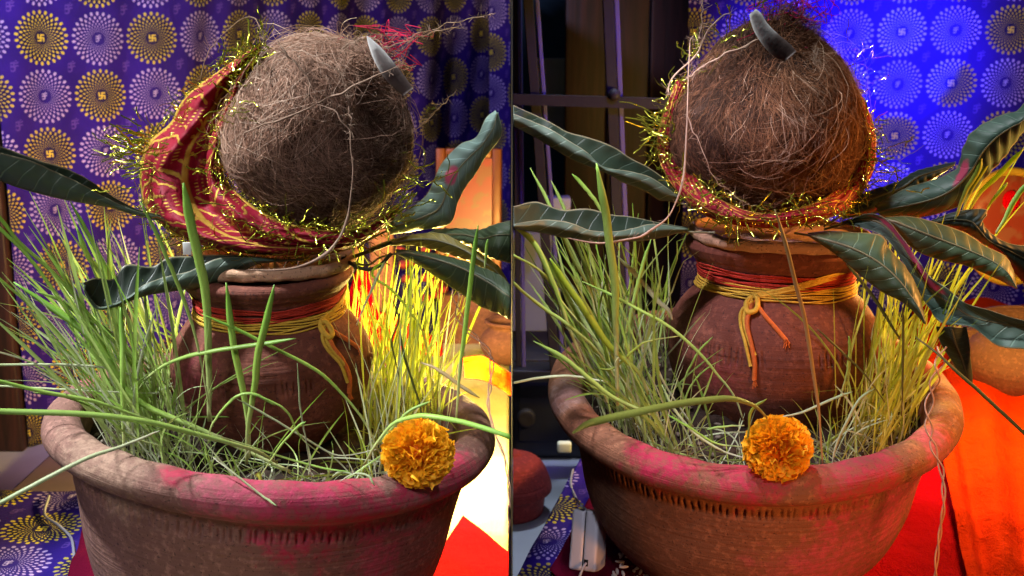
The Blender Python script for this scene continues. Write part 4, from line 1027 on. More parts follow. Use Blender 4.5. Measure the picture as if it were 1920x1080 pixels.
leaf([(1960, 610), (1900, 596), (1850, 580), (1810, 568), (1775, 540), (1745, 520), (1721, 487), (1692, 446), (1659, 409), (1625, 401), (1581, 417)],
     [(1960, 625), (1905, 612), (1860, 603), (1818, 592), (1778, 566), (1742, 543), (1718, 505), (1692, 462), (1662, 426), (1628, 411), (1584, 419)],
     [(1960, 662), (1915, 654), (1870, 648), (1821, 613), (1768, 607), (1740, 575), (1712, 525), (1690, 487), (1662, 448), (1632, 432), (1588, 421)], .85, .935, MT['leaf_stain_long'], 'longest leaf with a pink streaked ridge reaching the right edge', off=(.0, .008, -.006), bulge=(.004, .004), stem=[(1545, 430, .935)])
leaf([(1823, 722), (1803, 706), (1784, 676), (1762, 640), (1755, 612)], [(1823, 720), (1812, 700), (1803, 672), (1790, 640), (1782, 612)], [(1824, 722), (1823, 700), (1820, 674), (1818, 646), (1812, 612)],
     .86, .862, MT['leaf_dark'], 'small dark leaf hanging point down over the orange cloth', bulge=(-.002, -.002), wav=.0002)

# dark stems bundle in left view
for i, pts in enumerate([[(733, 455, .93), (700, 468, .92), (667, 480, .93), (640, 485, .93)], [(733, 476, .92), (712, 498, .91), (690, 505, .91), (668, 500, .91), (655, 492, .92)]]):
    V, F = tube([W(*p) for p in pts], .0016, 40, 7); tag(mesh('leaf_stem', V, F, MT['stem']), ['straight dark leaf stem beside the left coconut base', 'looped dark leaf stem under the left coconut base'][i], 'stem')


# ------------------------------------------------------------------ traced grass blades: things
def blade(pts, wpx, ya, yb, mat, label, side=0, tone=None):
    """pts base->tip in pixels"""
    n = 26; k = len(pts); P = np.array([W(p[0], p[1], ya + (yb - ya) * i / (k - 1)) for i, p in enumerate(pts)]); P = cat(P, n)
    s = np.linspace(0, 1, n); Wd = wpx * .84 / FPX * ya * 1.02 * np.minimum(1, .40 + s * 1.3) * np.clip((1.02 - s) * 6, .06, 1) ** .8
    V, F, al = ribbons(P[None] + np.cumsum(RS.normal(0, .00012, (26, 3)), 0)[None], Wd[None], face=np.array((0, -1, .1 + .9 * abs(P[-1, 0] - P[0, 0]) / (np.linalg.norm(P[-1] - P[0]) + 1e-6)))[None, None], vdepth=.13)
    o = mesh('grass_blade', V, F, MT[mat], loc=P[0], attrs={'along': al, 'tone': np.full(len(V), tone if tone is not None else RS.uniform(.5, 1))})
    solid(o, .00025)
    if side: cut(o, side)
    return tag(o, label, 'grass blade', 'long wheatgrass blades in the left bowl' if side < 0 else 'long wheatgrass blades in the right bowl')

LB = [
 ([(392, 790), (392, 700), (387, 557), (370, 472), (357, 409), (346, 345)], 22, .84, .82, 'grass', 'broadest upright blade crossing the wavy leaf left of the dark pot'),
 ([(468, 860), (465, 800), (455, 733), (441, 667), (431, 607), (424, 528)], 16, .82, .82, 'grass', 'upright blade ending at the pot rim, left one of the crossing pair'),
 ([(462, 870), (467, 800), (480, 722), (487, 660), (500, 607), (515, 533)], 17, .81, .80, 'grass', 'upright blade in front of the pot thread, right one of the crossing pair'),
 ([(250, 740), (290, 695), (340, 672), (400, 657), (493, 643), (554, 633)], 11, .84, .80, 'grass', 'level blade with its tip over the pot belly'),
 ([(712, 850), (685, 793), (637, 733), (585, 689), (511, 652), (444, 618), (378, 588)], 8, .83, .82, 'grass', 'arched blade sweeping across the dark pot'),
 ([(520, 868), (478, 843), (385, 817), (281, 791), (159, 776), (0, 771), (-60, 768)], 14, .80, .72, 'grass', 'long level blade running out low at the left edge'),
 ([(545, 885), (480, 854), (370, 802), (281, 765), (237, 731), (207, 683), (159, 624), (93, 576), (26, 531)], 16, .82, .84, 'grass', 'long bent blade reaching up left over the purple curtain'),
 ([(300, 808), (270, 820), (222, 839), (159, 861), (85, 898), (0, 943), (-40, 962)], 10, .76, .66, 'pale', 'pale blade hanging out over the bowl rim at lower left'),
 ([(280, 720), (237, 700), (193, 689), (111, 683), (0, 685), (-30, 686)], 6, .86, .80, 'pale', 'thin level pale blade at far left'),
 ([(330, 802), (289, 791), (237, 773), (167, 750), (74, 732), (0, 713), (-40, 704)], 9, .80, .74, 'grass', 'sagging blade just above the low level one at left'),
 ([(300, 737), (222, 735), (111, 730), (0, 724), (-30, 722)], 5, .86, .82, 'pale', 'whitish straw thin blade lying level at left'),
 ([(320, 730), (296, 706), (222, 646), (167, 587), (111, 520), (37, 454), (0, 409), (-30, 378)], 8, .86, .82, 'grass', 'steep thin blade leaning out at the left edge, upper one'),
 ([(280, 800), (230, 725), (193, 669), (141, 602), (104, 550), (55, 483), (0, 428), (-30, 400)], 8, .86, .82, 'grass', 'steep thin blade leaning out at the left edge, lower one'),
 ([(200, 735), (148, 672), (93, 606), (52, 568), (0, 524), (-30, 505)], 6, .86, .82, 'grass', 'slim dark blade below the steep pair at the left edge'),
 ([(232, 790), (230, 720), (230, 646), (222, 557), (185, 476), (159, 424), (133, 376)], 9, .90, .90, 'grass', 'upright blade whose tip stands between two printed flowers at left'),
 ([(250, 700), (222, 590), (193, 520), (163, 476), (143, 424)], 12, .91, .91, 'grass', 'wide short blade behind the wavy leaf tip'),
 ([(400, 800), (370, 646), (348, 572), (326, 513), (296, 443), (263, 380)], 9, .82, .82, 'grass', 'blade passing in front of the wavy leaf'),
 ([(233, 875), (231, 791), (228, 700), (226, 640), (222, 575)], 13, .80, .82, 'grass', 'thick upright stem rising from the left soil'),
 ([(855, 790), (862, 700), (870, 637), (881, 548), (889, 481), (898, 422)], 11, .80, .78, 'grass', 'tall grey green blade in front of the lowest right leaf'),
 ([(681, 872), (700, 840), (733, 798), (770, 782), (807, 780), (881, 795), (957, 820), (1000, 835)], 12, .80, .72, 'grass', 'arched blade leaving the marigold toward the seam'),
 ([(700, 838), (715, 828), (763, 776), (811, 754)], 7, .80, .80, 'grass', 'short blade curving up above the marigold'),
 ([(707, 843), (630, 854), (563, 817), (485, 773), (440, 745)], 5, .80, .80, 'pale', 'thin pale blade lying across the foot of the pot'),
 ([(589, 920), (574, 828), (561, 754), (557, 680)], 4, .79, .79, 'pale', 'hair thin upright blade over the middle of the pot'),
 ([(390, 830), (400, 790), (437, 747), (474, 739), (515, 761)], 7, .80, .80, 'grass', 'small hooped blade before the pot belly'),
 ([(600, 850), (563, 817), (541, 773), (507, 750), (470, 735)], 5, .80, .80, 'grass', 'small drooping blade right of the hooped one'),
 ([(400, 858), (437, 887), (493, 932), (520, 950)], 5, .76, .74, 'pale', 'thin blade spilling over the front rim of the left bowl'),
 ([(637, 902), (667, 889), (693, 895), (704, 913)], 5, .775, .765, 'pale', 'white hooped root by the front rim near the marigold'),
 ([(815, 765), (796, 637), (770, 585), (733, 541), (700, 519), (703, 500), (722, 491)], 6, .88, .90, 'grass_yellow', 'yellow blade hooked over beside the dark stems'),
 ([(790, 680), (815, 689), (859, 719), (900, 746)], 9, .84, .82, 'straw', 'brown tipped dry blade pointing right in the glow'),
 ([(909, 505), (912, 475), (915, 448)], 7, .84, .84, 'grass', 'short bright green tip poking up before the right leaves'),
 ([(400, 813), (470, 838), (537, 861), (610, 880), (660, 885)], 5, .80, .79, 'grass', 'thin blade lying along the soil before the pot'),
 ([(485, 900), (520, 845), (560, 800), (575, 790)], 6, .79, .79, 'grass', 'short crossing blade rising before the foot of the pot'),
 ([(310, 840), (240, 815), (180, 770), (120, 745), (60, 738)], 6, .80, .76, 'grass', 'blade drooping left below the whitish one'),
 ([(300, 700), (240, 650), (190, 610), (150, 590), (110, 560), (70, 545)], 7, .87, .85, 'grass', 'leaning blade over the lower curtain flowers'),
 ([(760, 760), (745, 690), (735, 640), (748, 600), (735, 560)], 4, .86, .86, 'grass_dark', 'dark kinked blade in the glowing clump'),
 ([(780, 860), (790, 780), (775, 720), (757, 660), (750, 620)], 5, .84, .84, 'grass_dark', 'dark slender blade before the glowing clump'),
 ([(668, 610), (690, 560), (712, 508), (722, 490)], 6, .88, .90, 'pale', 'pale straight straw leaning right of the pot neck'),
]
for pts, wpx, ya, yb, m_, lab in LB: blade(pts, wpx, ya, yb, m_, lab, -1)
RB = [
 ([(1158, 760), (1156, 646), (1154, 602), (1154, 535), (1145, 468), (1138, 409), (1130, 365), (1119, 305)], 19, .86, .84, 'grass', 'broadest upright blade crossing both leaves at left of the right bowl'),
 ([(1215, 740), (1197, 698), (1145, 650), (1101, 587), (1060, 531), (1030, 484)], 15, .86, .86, 'grass_yellow', 'yellow green wide blade leaning left in the right bowl'),
 ([(1100, 700), (1065, 610), (1040, 540), (1004, 461), (970, 428), (945, 405)], 13, .88, .86, 'grass', 'wide pale green blade below the flat leaf near the seam'),
 ([(1395, 790), (1378, 746), (1349, 706), (1312, 661), (1256, 613), (1197, 580), (1145, 552), (1093, 528)], 8, .85, .86, 'grass', 'long thin blade crossing the purple lit side of the pot'),
 ([(1275, 760), (1286, 706), (1308, 665), (1338, 635)], 5, .86, .86, 'grass', 'short blade bending right before the pot belly'),
 ([(1438, 784), (1412, 761), (1367, 750), (1293, 756), (1219, 769), (1116, 791), (1075, 812)], 17, .74, .60, 'grass_lit', 'blurred yellow blade arching over the rim toward the camera'),
 ([(1401, 835), (1404, 791), (1412, 765), (1438, 747)], 7, .80, .80, 'grass_yellow', 'short yellow blade hooked beside the right marigold'),
 ([(1544, 885), (1538, 791), (1533, 746), (1521, 669), (1509, 594), (1492, 528), (1470, 446), (1452, 392)], 10, .82, .82, 'straw', 'tall tan blade standing before the orange lit pot'),
 ([(1690, 640), (1670, 609), (1647, 572), (1614, 528), (1584, 490)], 9, .88, .90, 'grass_dark', 'olive blade leaning from the pot neck under the right leaves'),
 ([(1660, 755), (1618, 698), (1577, 657), (1533, 617)], 6, .86, .86, 'grass_dark', 'thin olive blade touching the orange side of the pot'),
 ([(1716, 631), (1755, 661), (1796, 698), (1855, 750), (1930, 818), (1960, 840)], 9, .84, .76, 'grass_dark', 'long olive blade crossing the orange cloth to the right edge'),
 ([(1140, 716), (1123, 713), (1071, 704), (1010, 708), (960, 717), (940, 720)], 7, .86, .84, 'pale', 'pale level blade leaving at the seam over the bowl rim'),
 ([(1220, 778), (1197, 769), (1145, 743), (1108, 713), (1056, 672), (1000, 640)], 12, .82, .82, 'grass', 'dark green broad blade pointing left over the rim'),
 ([(1160, 720), (1116, 654), (1071, 613), (1008, 569), (960, 528), (940, 512)], 9, .87, .84, 'grass', 'long blade leaning to the seam, lower of two'),
 ([(1120, 640), (1056, 572), (1015, 513), (960, 480), (940, 470)], 7, .88, .86, 'grass', 'long blade leaning to the seam, upper of two'),
 ([(1178, 740), (1178, 646), (1182, 587), (1201, 506), (1219, 450)], 9, .90, .90, 'grass', 'bluish upright blade between the flat leaf and the pot'),
 ([(1260, 600), (1253, 583), (1234, 565), (1197, 520), (1156, 478)], 12, .93, .93, 'pale', 'wide pale blade behind the bluish one'),
 ([(1120, 600), (1104, 543), (1071, 480), (1045, 420), (1023, 370), (993, 313)], 8, .91, .92, 'grass', 'blade tip rising past the wavy leaf, leftmost'),
 ([(1130, 620), (1108, 528), (1086, 472), (1056, 389), (1033, 340)], 8, .91, .92, 'grass', 'blade tip rising past the wavy leaf, middle'),
 ([(1160, 470), (1123, 389), (1097, 350), (1073, 324)], 9, .92, .92, 'grass', 'blade tip rising past the wavy leaf, right'),
 ([(1788, 420), (1810, 359), (1832, 325), (1843, 298)], 12, .95, .95, 'grass_yellow', 'lit yellow green blade tip before the pale broad leaf'),
 ([(1818, 395), (1840, 360), (1866, 335), (1895, 305), (1920, 280)], 12, .96, .96, 'grass_yellow', 'lit blade reaching the right edge above the dark leaf'),
 ([(1850, 390), (1868, 365), (1886, 340)], 8, .97, .97, 'grass_yellow', 'short lit blade tip before the peach picture'),
 ([(1868, 438), (1885, 410), (1905, 375), (1930, 340)], 12, .90, .90, 'grass', 'broad green blade crossing the peach picture'),
 ([(1805, 395), (1825, 350), (1848, 315), (1862, 286)], 10, .955, .955, 'grass_yellow', 'glowing yellow blade between two others at upper right'),
 ([(1300, 800), (1258, 740), (1235, 700), (1215, 650), (1222, 622)], 6, .87, .88, 'pale', 'pale bent blade touching the left of the pot'),
 ([(1400, 860), (1355, 845), (1300, 810), (1262, 765), (1240, 720)], 7, .82, .84, 'pale', 'bluish white blade lying by the soil left of the marigold'),
 ([(1395, 838), (1340, 830), (1290, 800), (1250, 778)], 6, .81, .82, 'grass', 'low blade lying level beside the right marigold'),
 ([(1395, 798), (1350, 800), (1325, 805)], 6, .81, .81, 'grass', 'short level blade left of the right marigold'),
 ([(1560, 890), (1566, 840), (1590, 790), (1612, 750), (1640, 728)], 8, .82, .84, 'pale', 'thick pale stem fanning right of the marigold'),
 ([(1440, 785), (1500, 775), (1560, 750), (1600, 735)], 7, .83, .86, 'pale', 'pale blade lying level right of the marigold'),
 ([(1570, 765), (1588, 700), (1592, 660), (1590, 630)], 8, .86, .86, 'grass', 'short green blade before the lit side of the pot'),
 ([(1690, 780), (1692, 700), (1693, 620), (1692, 570)], 6, .85, .85, 'grass_dark', 'dark upright blade in front of the yellow clump'),
 ([(1068, 690), (1058, 640), (1048, 580), (1050, 540)], 4, .87, .88, 'grass_dark', 'dark thin curved blade before the grey panel'),
 ([(1275, 630), (1215, 640), (1190, 655), (1150, 690), (1120, 690)], 6, .86, .86, 'grass_yellow', 'yellow green kinked blade left of the pot'),
]
for pts, wpx, ya, yb, m_, lab in RB: blade(pts, wpx, ya, yb, m_, lab, 1)


# ------------------------------------------------------------------ clumps of grass (nobody could count them)
def clump(name, bowl_root, specs, mat, side, label, seed, potc, potr):
    rs = np.random.RandomState(seed); n = 14; s = np.linspace(0, 1, n); PP, WW, TN = [], [], []
    Mx = Matrix.Translation(bowl_root.location) @ bowl_root.rotation_euler.to_matrix().to_4x4()
    Mi = Mx.inverted()
    for (N, a0, a1, r0, r1, L0, L1, lean, spread, wd, bend) in specs:
        for i in range(N):
            a = rad(rs.uniform(a0, a1)); r = rs.uniform(r0, r1); b = np.array(Mx @ Vector((r * math.cos(a), r * math.sin(a), .133)))
            if np.hypot(b[0] - potc[0], b[1] - potc[1]) < potr: continue
            L = rs.uniform(L0, L1); d = np.array(lean, float) + rs.normal(0, spread, 3); d[2] = abs(d[2]) + .25; d /= np.linalg.norm(d)
            h = rs.normal(size=3) * (1, 1, 0); h += np.array(lean) * (1, 1, 0); h /= np.linalg.norm(h) + 1e-6; bd = abs(rs.normal(0, bend))
            S1 = s[:, None]; P = b + L * (S1 * d + (h - np.array((0, 0, .55))) * bd * S1 ** 2)
            P += rs.normal(0, .002, 3) * np.sin(S1 * 4 + rs.uniform(0, 6))
            # keep clear of the pot and the divider
            dd = P[:, :2] - np.array(potc); dist = np.linalg.norm(dd, axis=1); lim = potr * .98
            inside = (dist < lim) & (P[:, 2] < .29)
            if inside.any(): P[:, :2] = np.where(inside[:, None], np.array(potc) + dd / dist[:, None] * lim, P[:, :2])
            if (P[:, 0] * side < .002).any(): continue
            Pl = np.array([Mi @ Vector(p) for p in P]); 
            if ((np.hypot(Pl[:, 0], Pl[:, 1]) > .145) & (Pl[:, 2] < .170)).any(): continue
            PP.append(P); w0 = rs.uniform(*wd); WW.append(w0 * np.minimum(1, .6 + s) * np.clip((1.03 - s) * 4, .08, 1)); TN.append(rs.rand())
    PP = np.array(PP); WW = np.array(WW); face = rs.normal(size=(len(PP), 1, 3)) * (.7, .5, .3) + np.array((0, -1, 0))
    V, F, al = ribbons(PP, WW, face)
    o = mesh(name, V, F, mat, attrs={'along': al, 'tone': np.repeat(TN, n * 3)}); return tag(o, label, 'grass', kind='stuff')
pc = (xL, .980); pr = .083
clump('wheatgrass', bowlL, [
    (105, 150, 238, .085, .138, .10, .22, (-.50, -.10, 1.0), .30, (.0010, .0030), .16),
    (95, 160, 245, .075, .14, .05, .15, (-.35, -.2, .8), .42, (.0007, .0018), .35),
    (60, 235, 300, .088, .14, .03, .10, (-.05, -.1, .7), .55, (.0007, .0016), .6),
    (55, 100, 160, .095, .138, .12, .20, (-.40, .1, .9), .25, (.001, .0024), .2)], MT['grass'], -1, 'green wheatgrass crowding the left side of the left bowl', 3, pc, pr)
clump('wheatgrass', bowlL, [
    (140, -30, 75, .085, .140, .09, .195, (.10, .02, 1.0), .17, (.0009, .0024), .14),
    (90, -50, 60, .08, .142, .03, .09, (.1, -.1, .8), .5, (.0007, .0018), .5),
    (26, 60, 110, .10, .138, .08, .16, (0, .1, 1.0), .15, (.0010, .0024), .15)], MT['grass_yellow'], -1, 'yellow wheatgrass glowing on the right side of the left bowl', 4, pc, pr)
clump('pale_wheatgrass', bowlL, [
    (120, 190, 330, .085, .145, .02, .075, (-.05, -.1, .55), .6, (.0006, .0014), .8), (90, 150, 240, .09, .142, .07, .20, (-.45, -.1, .8), .35, (.0007, .0018), .25),
    (36, -40, 20, .09, .142, .06, .17, (.05, -.1, 1.0), .25, (.0007, .0016), .2)], MT['pale'], -1, 'pale tangled stems on the soil of the left bowl', 6, pc, pr)
pc = (xR, 1.060); pr = .096
clump('wheatgrass', bowlR, [
    (120, 150, 236, .100, .143, .09, .20, (-.42, -.12, .95), .27, (.0010, .0030), .18),
    (95, 155, 250, .09, .144, .04, .12, (-.25, -.1, .8), .45, (.0007, .0018), .4),
    (40, 240, 300, .10, .144, .02, .07, (-.1, -.1, .6), .6, (.0007, .0016), .8),
    (40, 110, 160, .10, .14, .10, .19, (-.25, .1, .9), .22, (.001, .0026), .2)], MT['grass'], 1, 'green wheatgrass crowding the left side of the right bowl', 13, pc, pr)
clump('wheatgrass', bowlR, [
    (190, -58, 62, .095, .143, .08, .19, (.20, -.02, 1.0), .20, (.0010, .0026), .15),
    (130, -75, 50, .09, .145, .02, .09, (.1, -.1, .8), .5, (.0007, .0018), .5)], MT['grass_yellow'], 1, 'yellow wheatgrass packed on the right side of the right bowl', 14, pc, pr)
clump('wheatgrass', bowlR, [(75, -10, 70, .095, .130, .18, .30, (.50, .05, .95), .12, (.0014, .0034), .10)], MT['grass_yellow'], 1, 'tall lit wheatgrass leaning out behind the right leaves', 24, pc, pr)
clump('pale_wheatgrass', bowlR, [
    (120, 195, 345, .098, .146, .02, .07, (0, -.1, .5), .6, (.0006, .0014), .8), (85, -60, 30, .10, .145, .04, .14, (.05, -.1, .8), .4, (.0007, .0018), .3),
    (85, 150, 230, .10, .143, .06, .18, (-.35, -.1, .8), .35, (.0007, .0018), .3)], MT['pale'], 1, 'pale tangled stems on the soil of the right bowl', 16, pc, pr)


# ------------------------------------------------------------------ marigolds
def marigold(px, py, y, r, label, seed):
    c = W(px, py, y); rs = np.random.RandomState(seed)
    root = empty('marigold', c, label, 'flower', 'orange marigold heads on the bowl rims')
    axis = np.array((-.05, -1, .22)); axis /= np.linalg.norm(axis); e1 = np.cross(axis, (0, 0, 1.)); e1 /= np.linalg.norm(e1); e2 = np.cross(e1, axis)
    Mx = Matrix((e1, e2, axis)).transposed().to_4x4() @ Matrix.Diagonal((1.04, .97, .72, 1)); 
    V, F = lathe([(.0002, -r * .75), (r * .25, -r * .7), (r * .45, -r * .3), (r * .4, r * .1), (.0002, r * .3)], 24); V = [tuple(np.array(Mx @ Vector(v))) for v in V]; mesh('flower_core', V, F, MT['petal'], root, local=True, attrs={'along': np.zeros(len(V))})
    shapes = []
    for k in range(5):
        nu, nv = 7, 9; U, Vv = np.meshgrid(np.linspace(0, 1, nu), np.linspace(-1, 1, nv), indexing='ij')
        wd = (.12 + .88 * U ** .8) * .55; X = Vv * wd; Y = U * (1 - .13 * Vv ** 2 + .07 * np.sin(Vv * 8 + k)); Z = .22 * U ** 2 * np.sin(Vv * (6 + k) + k * 1.7) * .95 + .25 * U ** 2 * (.5 - Vv ** 2 * .6) 
        me_o = mesh('petal', np.stack([X, Y, Z], -1).reshape(-1, 3) * r, grid_faces(nu, nv), MT['petal'], root, local=True, attrs={'along': U.ravel()}); shapes.append(me_o.data); bpy.data.objects.remove(me_o)
    N = 150
    for i in range(N):
        f = (i + .5) / N; t = math.acos(1 - f * 1.32); a = i * 2.39996 + rs.normal(0, .2)
        t += rs.normal(0, .13)
        L = (.48 + .36 * f) * rs.uniform(.75, 1.18)
        d = Vector((math.sin(t) * math.cos(a), math.sin(t) * math.sin(a), math.cos(t)))
        sd = Vector((-math.sin(a), math.cos(a), 0)); 
        sd = (Matrix.Rotation(rs.normal(0, .8), 3, d) @ sd).normalized(); nn = sd.cross(d)
        R = Matrix((sd, d, nn)).transposed().to_4x4()
        base = d * r * (1.02 - L) * 1.0 - Vector((0, 0, 1)) * r * .22 * (1 - f)
        sc = Matrix.Diagonal((L * rs.uniform(.6, 1.25), L, L * rs.uniform(.7, 1.6), 1))
        o = bpy.data.objects.new('petal', shapes[rs.randint(5)]); COL.objects.link(o); o.parent = root
        o.matrix_local = Mx @ Matrix.Translation(base) @ R @ sc
    return root
marigold(783, 850, .795, .0250, 'orange marigold on the pink powdered rim of the left bowl', 2)
marigold(1459, 840, .800, .0245, 'orange marigold on the front rim of the right bowl beside the tall tan blade', 3)


# ------------------------------------------------------------------ twine strands
def twine(pts, r, label, side, taper=(1, .8, 1, .6), n=90, mat='twine', nm='coir_strand', catg='strand'):
    P = cat(np.array([W(*p) for p in pts]), 46)
    if mat == 'twine':
        rs_ = np.random.RandomState(int(abs(pts[0][0]) * 7) % 9999); wv_ = cat(rs_.normal(0, 1, (16, 3)), 46); P = P + wv_ * .00065 * np.minimum(1, np.linspace(0, 6, 46))[:, None]; r = r * .8
        taper = list(np.interp(np.linspace(0, 1, 14), np.linspace(0, 1, len(taper)), taper) * rs_.uniform(.6, 1.3, 14)); taper[-1] *= .4; taper[0] *= .5
    V, F = tube(P, r, n, 6, taper); V = np.asarray(V)
    if mat == 'twine':     # fuzz
        q = cat(P, 60); q = q[rs_.randint(0, 60, 60)]; d = rs_.normal(size=(60, 3)) * .0028; FP = q[:, None] + d[:, None] * np.linspace(0, 1, 5)[None, :, None] + rs_.normal(size=(60, 1, 3)) * .0015 * (np.linspace(0, 1, 5) ** 2)[None, :, None]
        V2, F2 = strands(FP, np.full((60, 5), .00013), 3); F = F + [[int(a) + len(V) for a in f] for f in F2]; V = np.vstack([V, V2])
    o = mesh(nm, V, F, MT[mat]);
    if side: cut(o, side)
    return tag(o, label, catg, None)
twine([(376, 148, .90), (385, 110, .90), (400, 84, .90), (444, 42, .90), (476, 36, .89), (490, 55, .88), (495, 78, .88)], .0004, 'thin fibre looping above the red cloth peak', -1)
twine([(520, 76, .865), (535, 98, .862), (551, 116, .86), (570, 138, .858), (584, 160, .857), (578, 178, .857), (569, 192, .858)], .0008, 'pale bent fibre on the lit top of the left coconut', -1)
twine([(756, 118, .865), (712, 140, .86), (667, 160, .857), (630, 180, .857), (591, 196, .857), (550, 213, .858), (511, 227, .86), (475, 243, .87), (446, 257, .885)], .0010, 'thick twisted strand lying diagonally across the left coconut', -1, (.5, 1, 1.1, .5))
twine([(591, 196, .855), (612, 200, .853), (631, 213, .85), (648, 236, .848), (658, 258, .846), (662, 302, .845), (660, 340, .846), (656, 385, .848), (648, 415, .850), (634, 447, .848), (612, 474, .845), (567, 496, .84), (511, 507, .84), (463, 504, .84)], .0010, 'long strand hanging down the left coconut and over the clay dish', -1, (.6, .8, 1, 1.7, 1.2), 140)
twine([(596, 116, .865), (631, 129, .862), (645, 155, .86), (651, 190, .857), (655, 225, .852), (662, 262, .848)], .0006, 'curved fibre joining the long strand on the left coconut', -1)
twine([(763, 82, .90), (785, 66, .90), (830, 48, .89), (880, 35, .88), (929, 24, .87)], .0004, 'thin fibre reaching right from the tuft, upper one', -1)
twine([(700, 92, .90), (740, 84, .90), (790, 66, .90), (830, 56, .89), (870, 50, .89)], .0005, 'thin fibre reaching right from the tuft, lower one', -1)
twine([(640, 92, .89), (662, 80, .885), (686, 68, .88)], .0008, 'short strand ending at the tip of the grey tag', -1)
twine([(772, 250, .93), (800, 225, .93), (825, 200, .93), (847, 178, .93)], .0004, 'fine fibre slanting over the orange printed flower', -1)
twine([(1442, 64, .90), (1400, 85, .898), (1349, 107, .898), (1320, 124, .90), (1304, 135, .905), (1282, 152, .91)], .0011, 'thick strand slanting down from the cap of the upright coconut', 1, (1, .9, 1.1, .6))
twine([(1375, 27, .92), (1353, 28, .92), (1330, 56, .91), (1308, 96, .91), (1267, 141, .905), (1253, 167, .905), (1256, 178, .905)], .0008, 'pale strand curving down the upper left of the upright coconut', 1)
twine([(1304, 63, .905), (1293, 85, .90), (1291, 148, .895), (1288, 259, .89), (1282, 333, .885), (1260, 396, .88), (1219, 431, .87), (1182, 448, .86), (1119, 455, .85), (1064, 448, .84)], .0009, 'long strand hanging left of the upright coconut and curling over the flat leaf', 1, (.5, .8, 1.2, 1.2, 1.5, .8), 160)
twine([(1288, 215, .89), (1305, 255, .885), (1322, 290, .88), (1340, 335, .88), (1370, 362, .88), (1410, 388, .88)], .0005, 'thin fibre dropping across the lower left of the upright coconut', 1)
twine([(1317, -20, .93), (1317, 5, .92), (1316, 41, .91), (1310, 75, .91)], .0004, 'fine straight fibre at the top left of the upright coconut', 1)
twine([(1524, 100, .905), (1533, 88, .905), (1530, 105, .90), (1524, 125, .90)], .0005, 'short pale curl on the right of the upright coconut', 1)

# red threads tied at the tufts
def red_tangle(c, n, sp, seed, label):
    rs = np.random.RandomState(seed); S_ = 12; s = np.linspace(0, 1, S_)[None, :, None]
    b = np.array(c) + rs.normal(0, sp, (n, 3)); d = rs.normal(size=(n, 3)) * .012; w1 = rs.normal(size=(n, 3)) * .010; w2 = rs.normal(size=(n, 3)) * .007
    P = b[:, None] + d[:, None] * s + w1[:, None] * np.sin(s * 5) + w2[:, None] * np.cos(s * 8)
    V, F = strands(P, np.full((n, S_), .00035), 4, 3); return tag(mesh('red_thread_tangle', V, F, MT['powder']), label, 'thread', kind='thing')
red_tangle(W(722, 92, .925), 22, .006, 1, 'tangle of pink red thread behind the tilted coconut tuft')
red_tangle(W(1490, 12, .96), 30, .010, 4, 'tangle of dark red thread on top of the upright coconut')
# tapered tags stuck in the tufts
def tagobj(st, y, label):
    """stations: (px,py,halfwidth px)"""
    root = empty('tapered_tag', W(st[-1][0], st[-1][1], y), label, 'tag', 'tapered tags stuck in the coconut tufts')
    rings = []
    ax = np.array(st[-1][:2], float) - np.array(st[0][:2], float); ax /= np.linalg.norm(ax); nx = np.array((-ax[1], ax[0]))
    St = cat(np.array(st, float), 26)
    for p in St:
        ring = []
        for t in np.linspace(0, 2 * math.pi, 16, endpoint=False):
            h = p[2]; e = abs(math.cos(t)) ** .7 * (1 if math.cos(t) > 0 else -1); g_ = math.sin(t)
            q = p[:2] + nx * h * e; ring.append(W(q[0], q[1], y - .0022 * min(1, h / 10) * g_))
        rings.append(ring)
    G = np.array(rings)
    V2 = np.vstack([G.reshape(-1, 3), G[-1].mean(0)]); F2 = [list(map(int, q)) for q in grid_faces(26, 16, wrap_v=True)]; e = len(V2) - 1; b_ = 25 * 16
    F2 += [[e, b_ + k, b_ + (k + 1) % 16] for k in range(16)]
    mesh('tag_body', V2, F2, MT['tag'], root, attrs={'along': np.append(np.repeat(np.linspace(0, 1, 26), 16), 1)})
tagobj([(688, 68, 1), (697, 82, 7), (711, 104, 13), (730, 132, 16), (750, 156, 15), (765, 173, 12)], .872, 'tapered white tipped grey tag at the upper right of the tilted coconut')
tagobj([(1411, 22, 8), (1418, 34, 13), (1428, 54, 15), (1448, 78, 18), (1466, 94, 19), (1482, 106, 15)], .885, 'rounded white tipped dark tag on top of the upright coconut')

# ------------------------------------------------------------------ wires, adapter, rice, scraps
def twisted(pts, r, amp, turns, label, side, mat, nm='twisted_wire'):
    P = cat(np.array([W(*p) for p in pts]), 220); root = empty(nm, P[-1], label, 'wire')
    for k in range(2):
        t = np.linspace(0, turns * 2 * math.pi, 220) + k * math.pi; wob = amp * (1 + .6 * np.sin(t * .13 + 1)); Q = P + np.stack([np.cos(t) * wob, np.sin(t) * wob * .6, np.zeros(220)], 1)
        V, F = tube(Q[::1], r, 260, 6); o = mesh('strand', V, F, MT[mat], root)
        if side: cut(o, side)
twisted([(1766, 650, .83), (1760, 690, .82), (1747, 735, .82), (1740, 791, .81), (1751, 839, .80), (1766, 887, .79), (1770, 939, .78), (1764, 987, .78), (1758, 1035, .78), (1752, 1100, .78)], .0007, .0022, 5.5, 'twisted reddish wire hanging over the right rim of the right bowl', 1, 'wire')
twisted([(851, 520, .93), (855, 560, .92), (866, 606, .90), (900, 640, .89), (922, 674, .88), (918, 726, .87), (916, 760, .86), (926, 806, .85), (946, 858, .84), (953, 902, .83), (956, 954, .82), (957, 1000, .82)], .0006, .0016, 6.5, 'twisted pale wire dropping past the right rim of the left bowl', -1, 'wire')
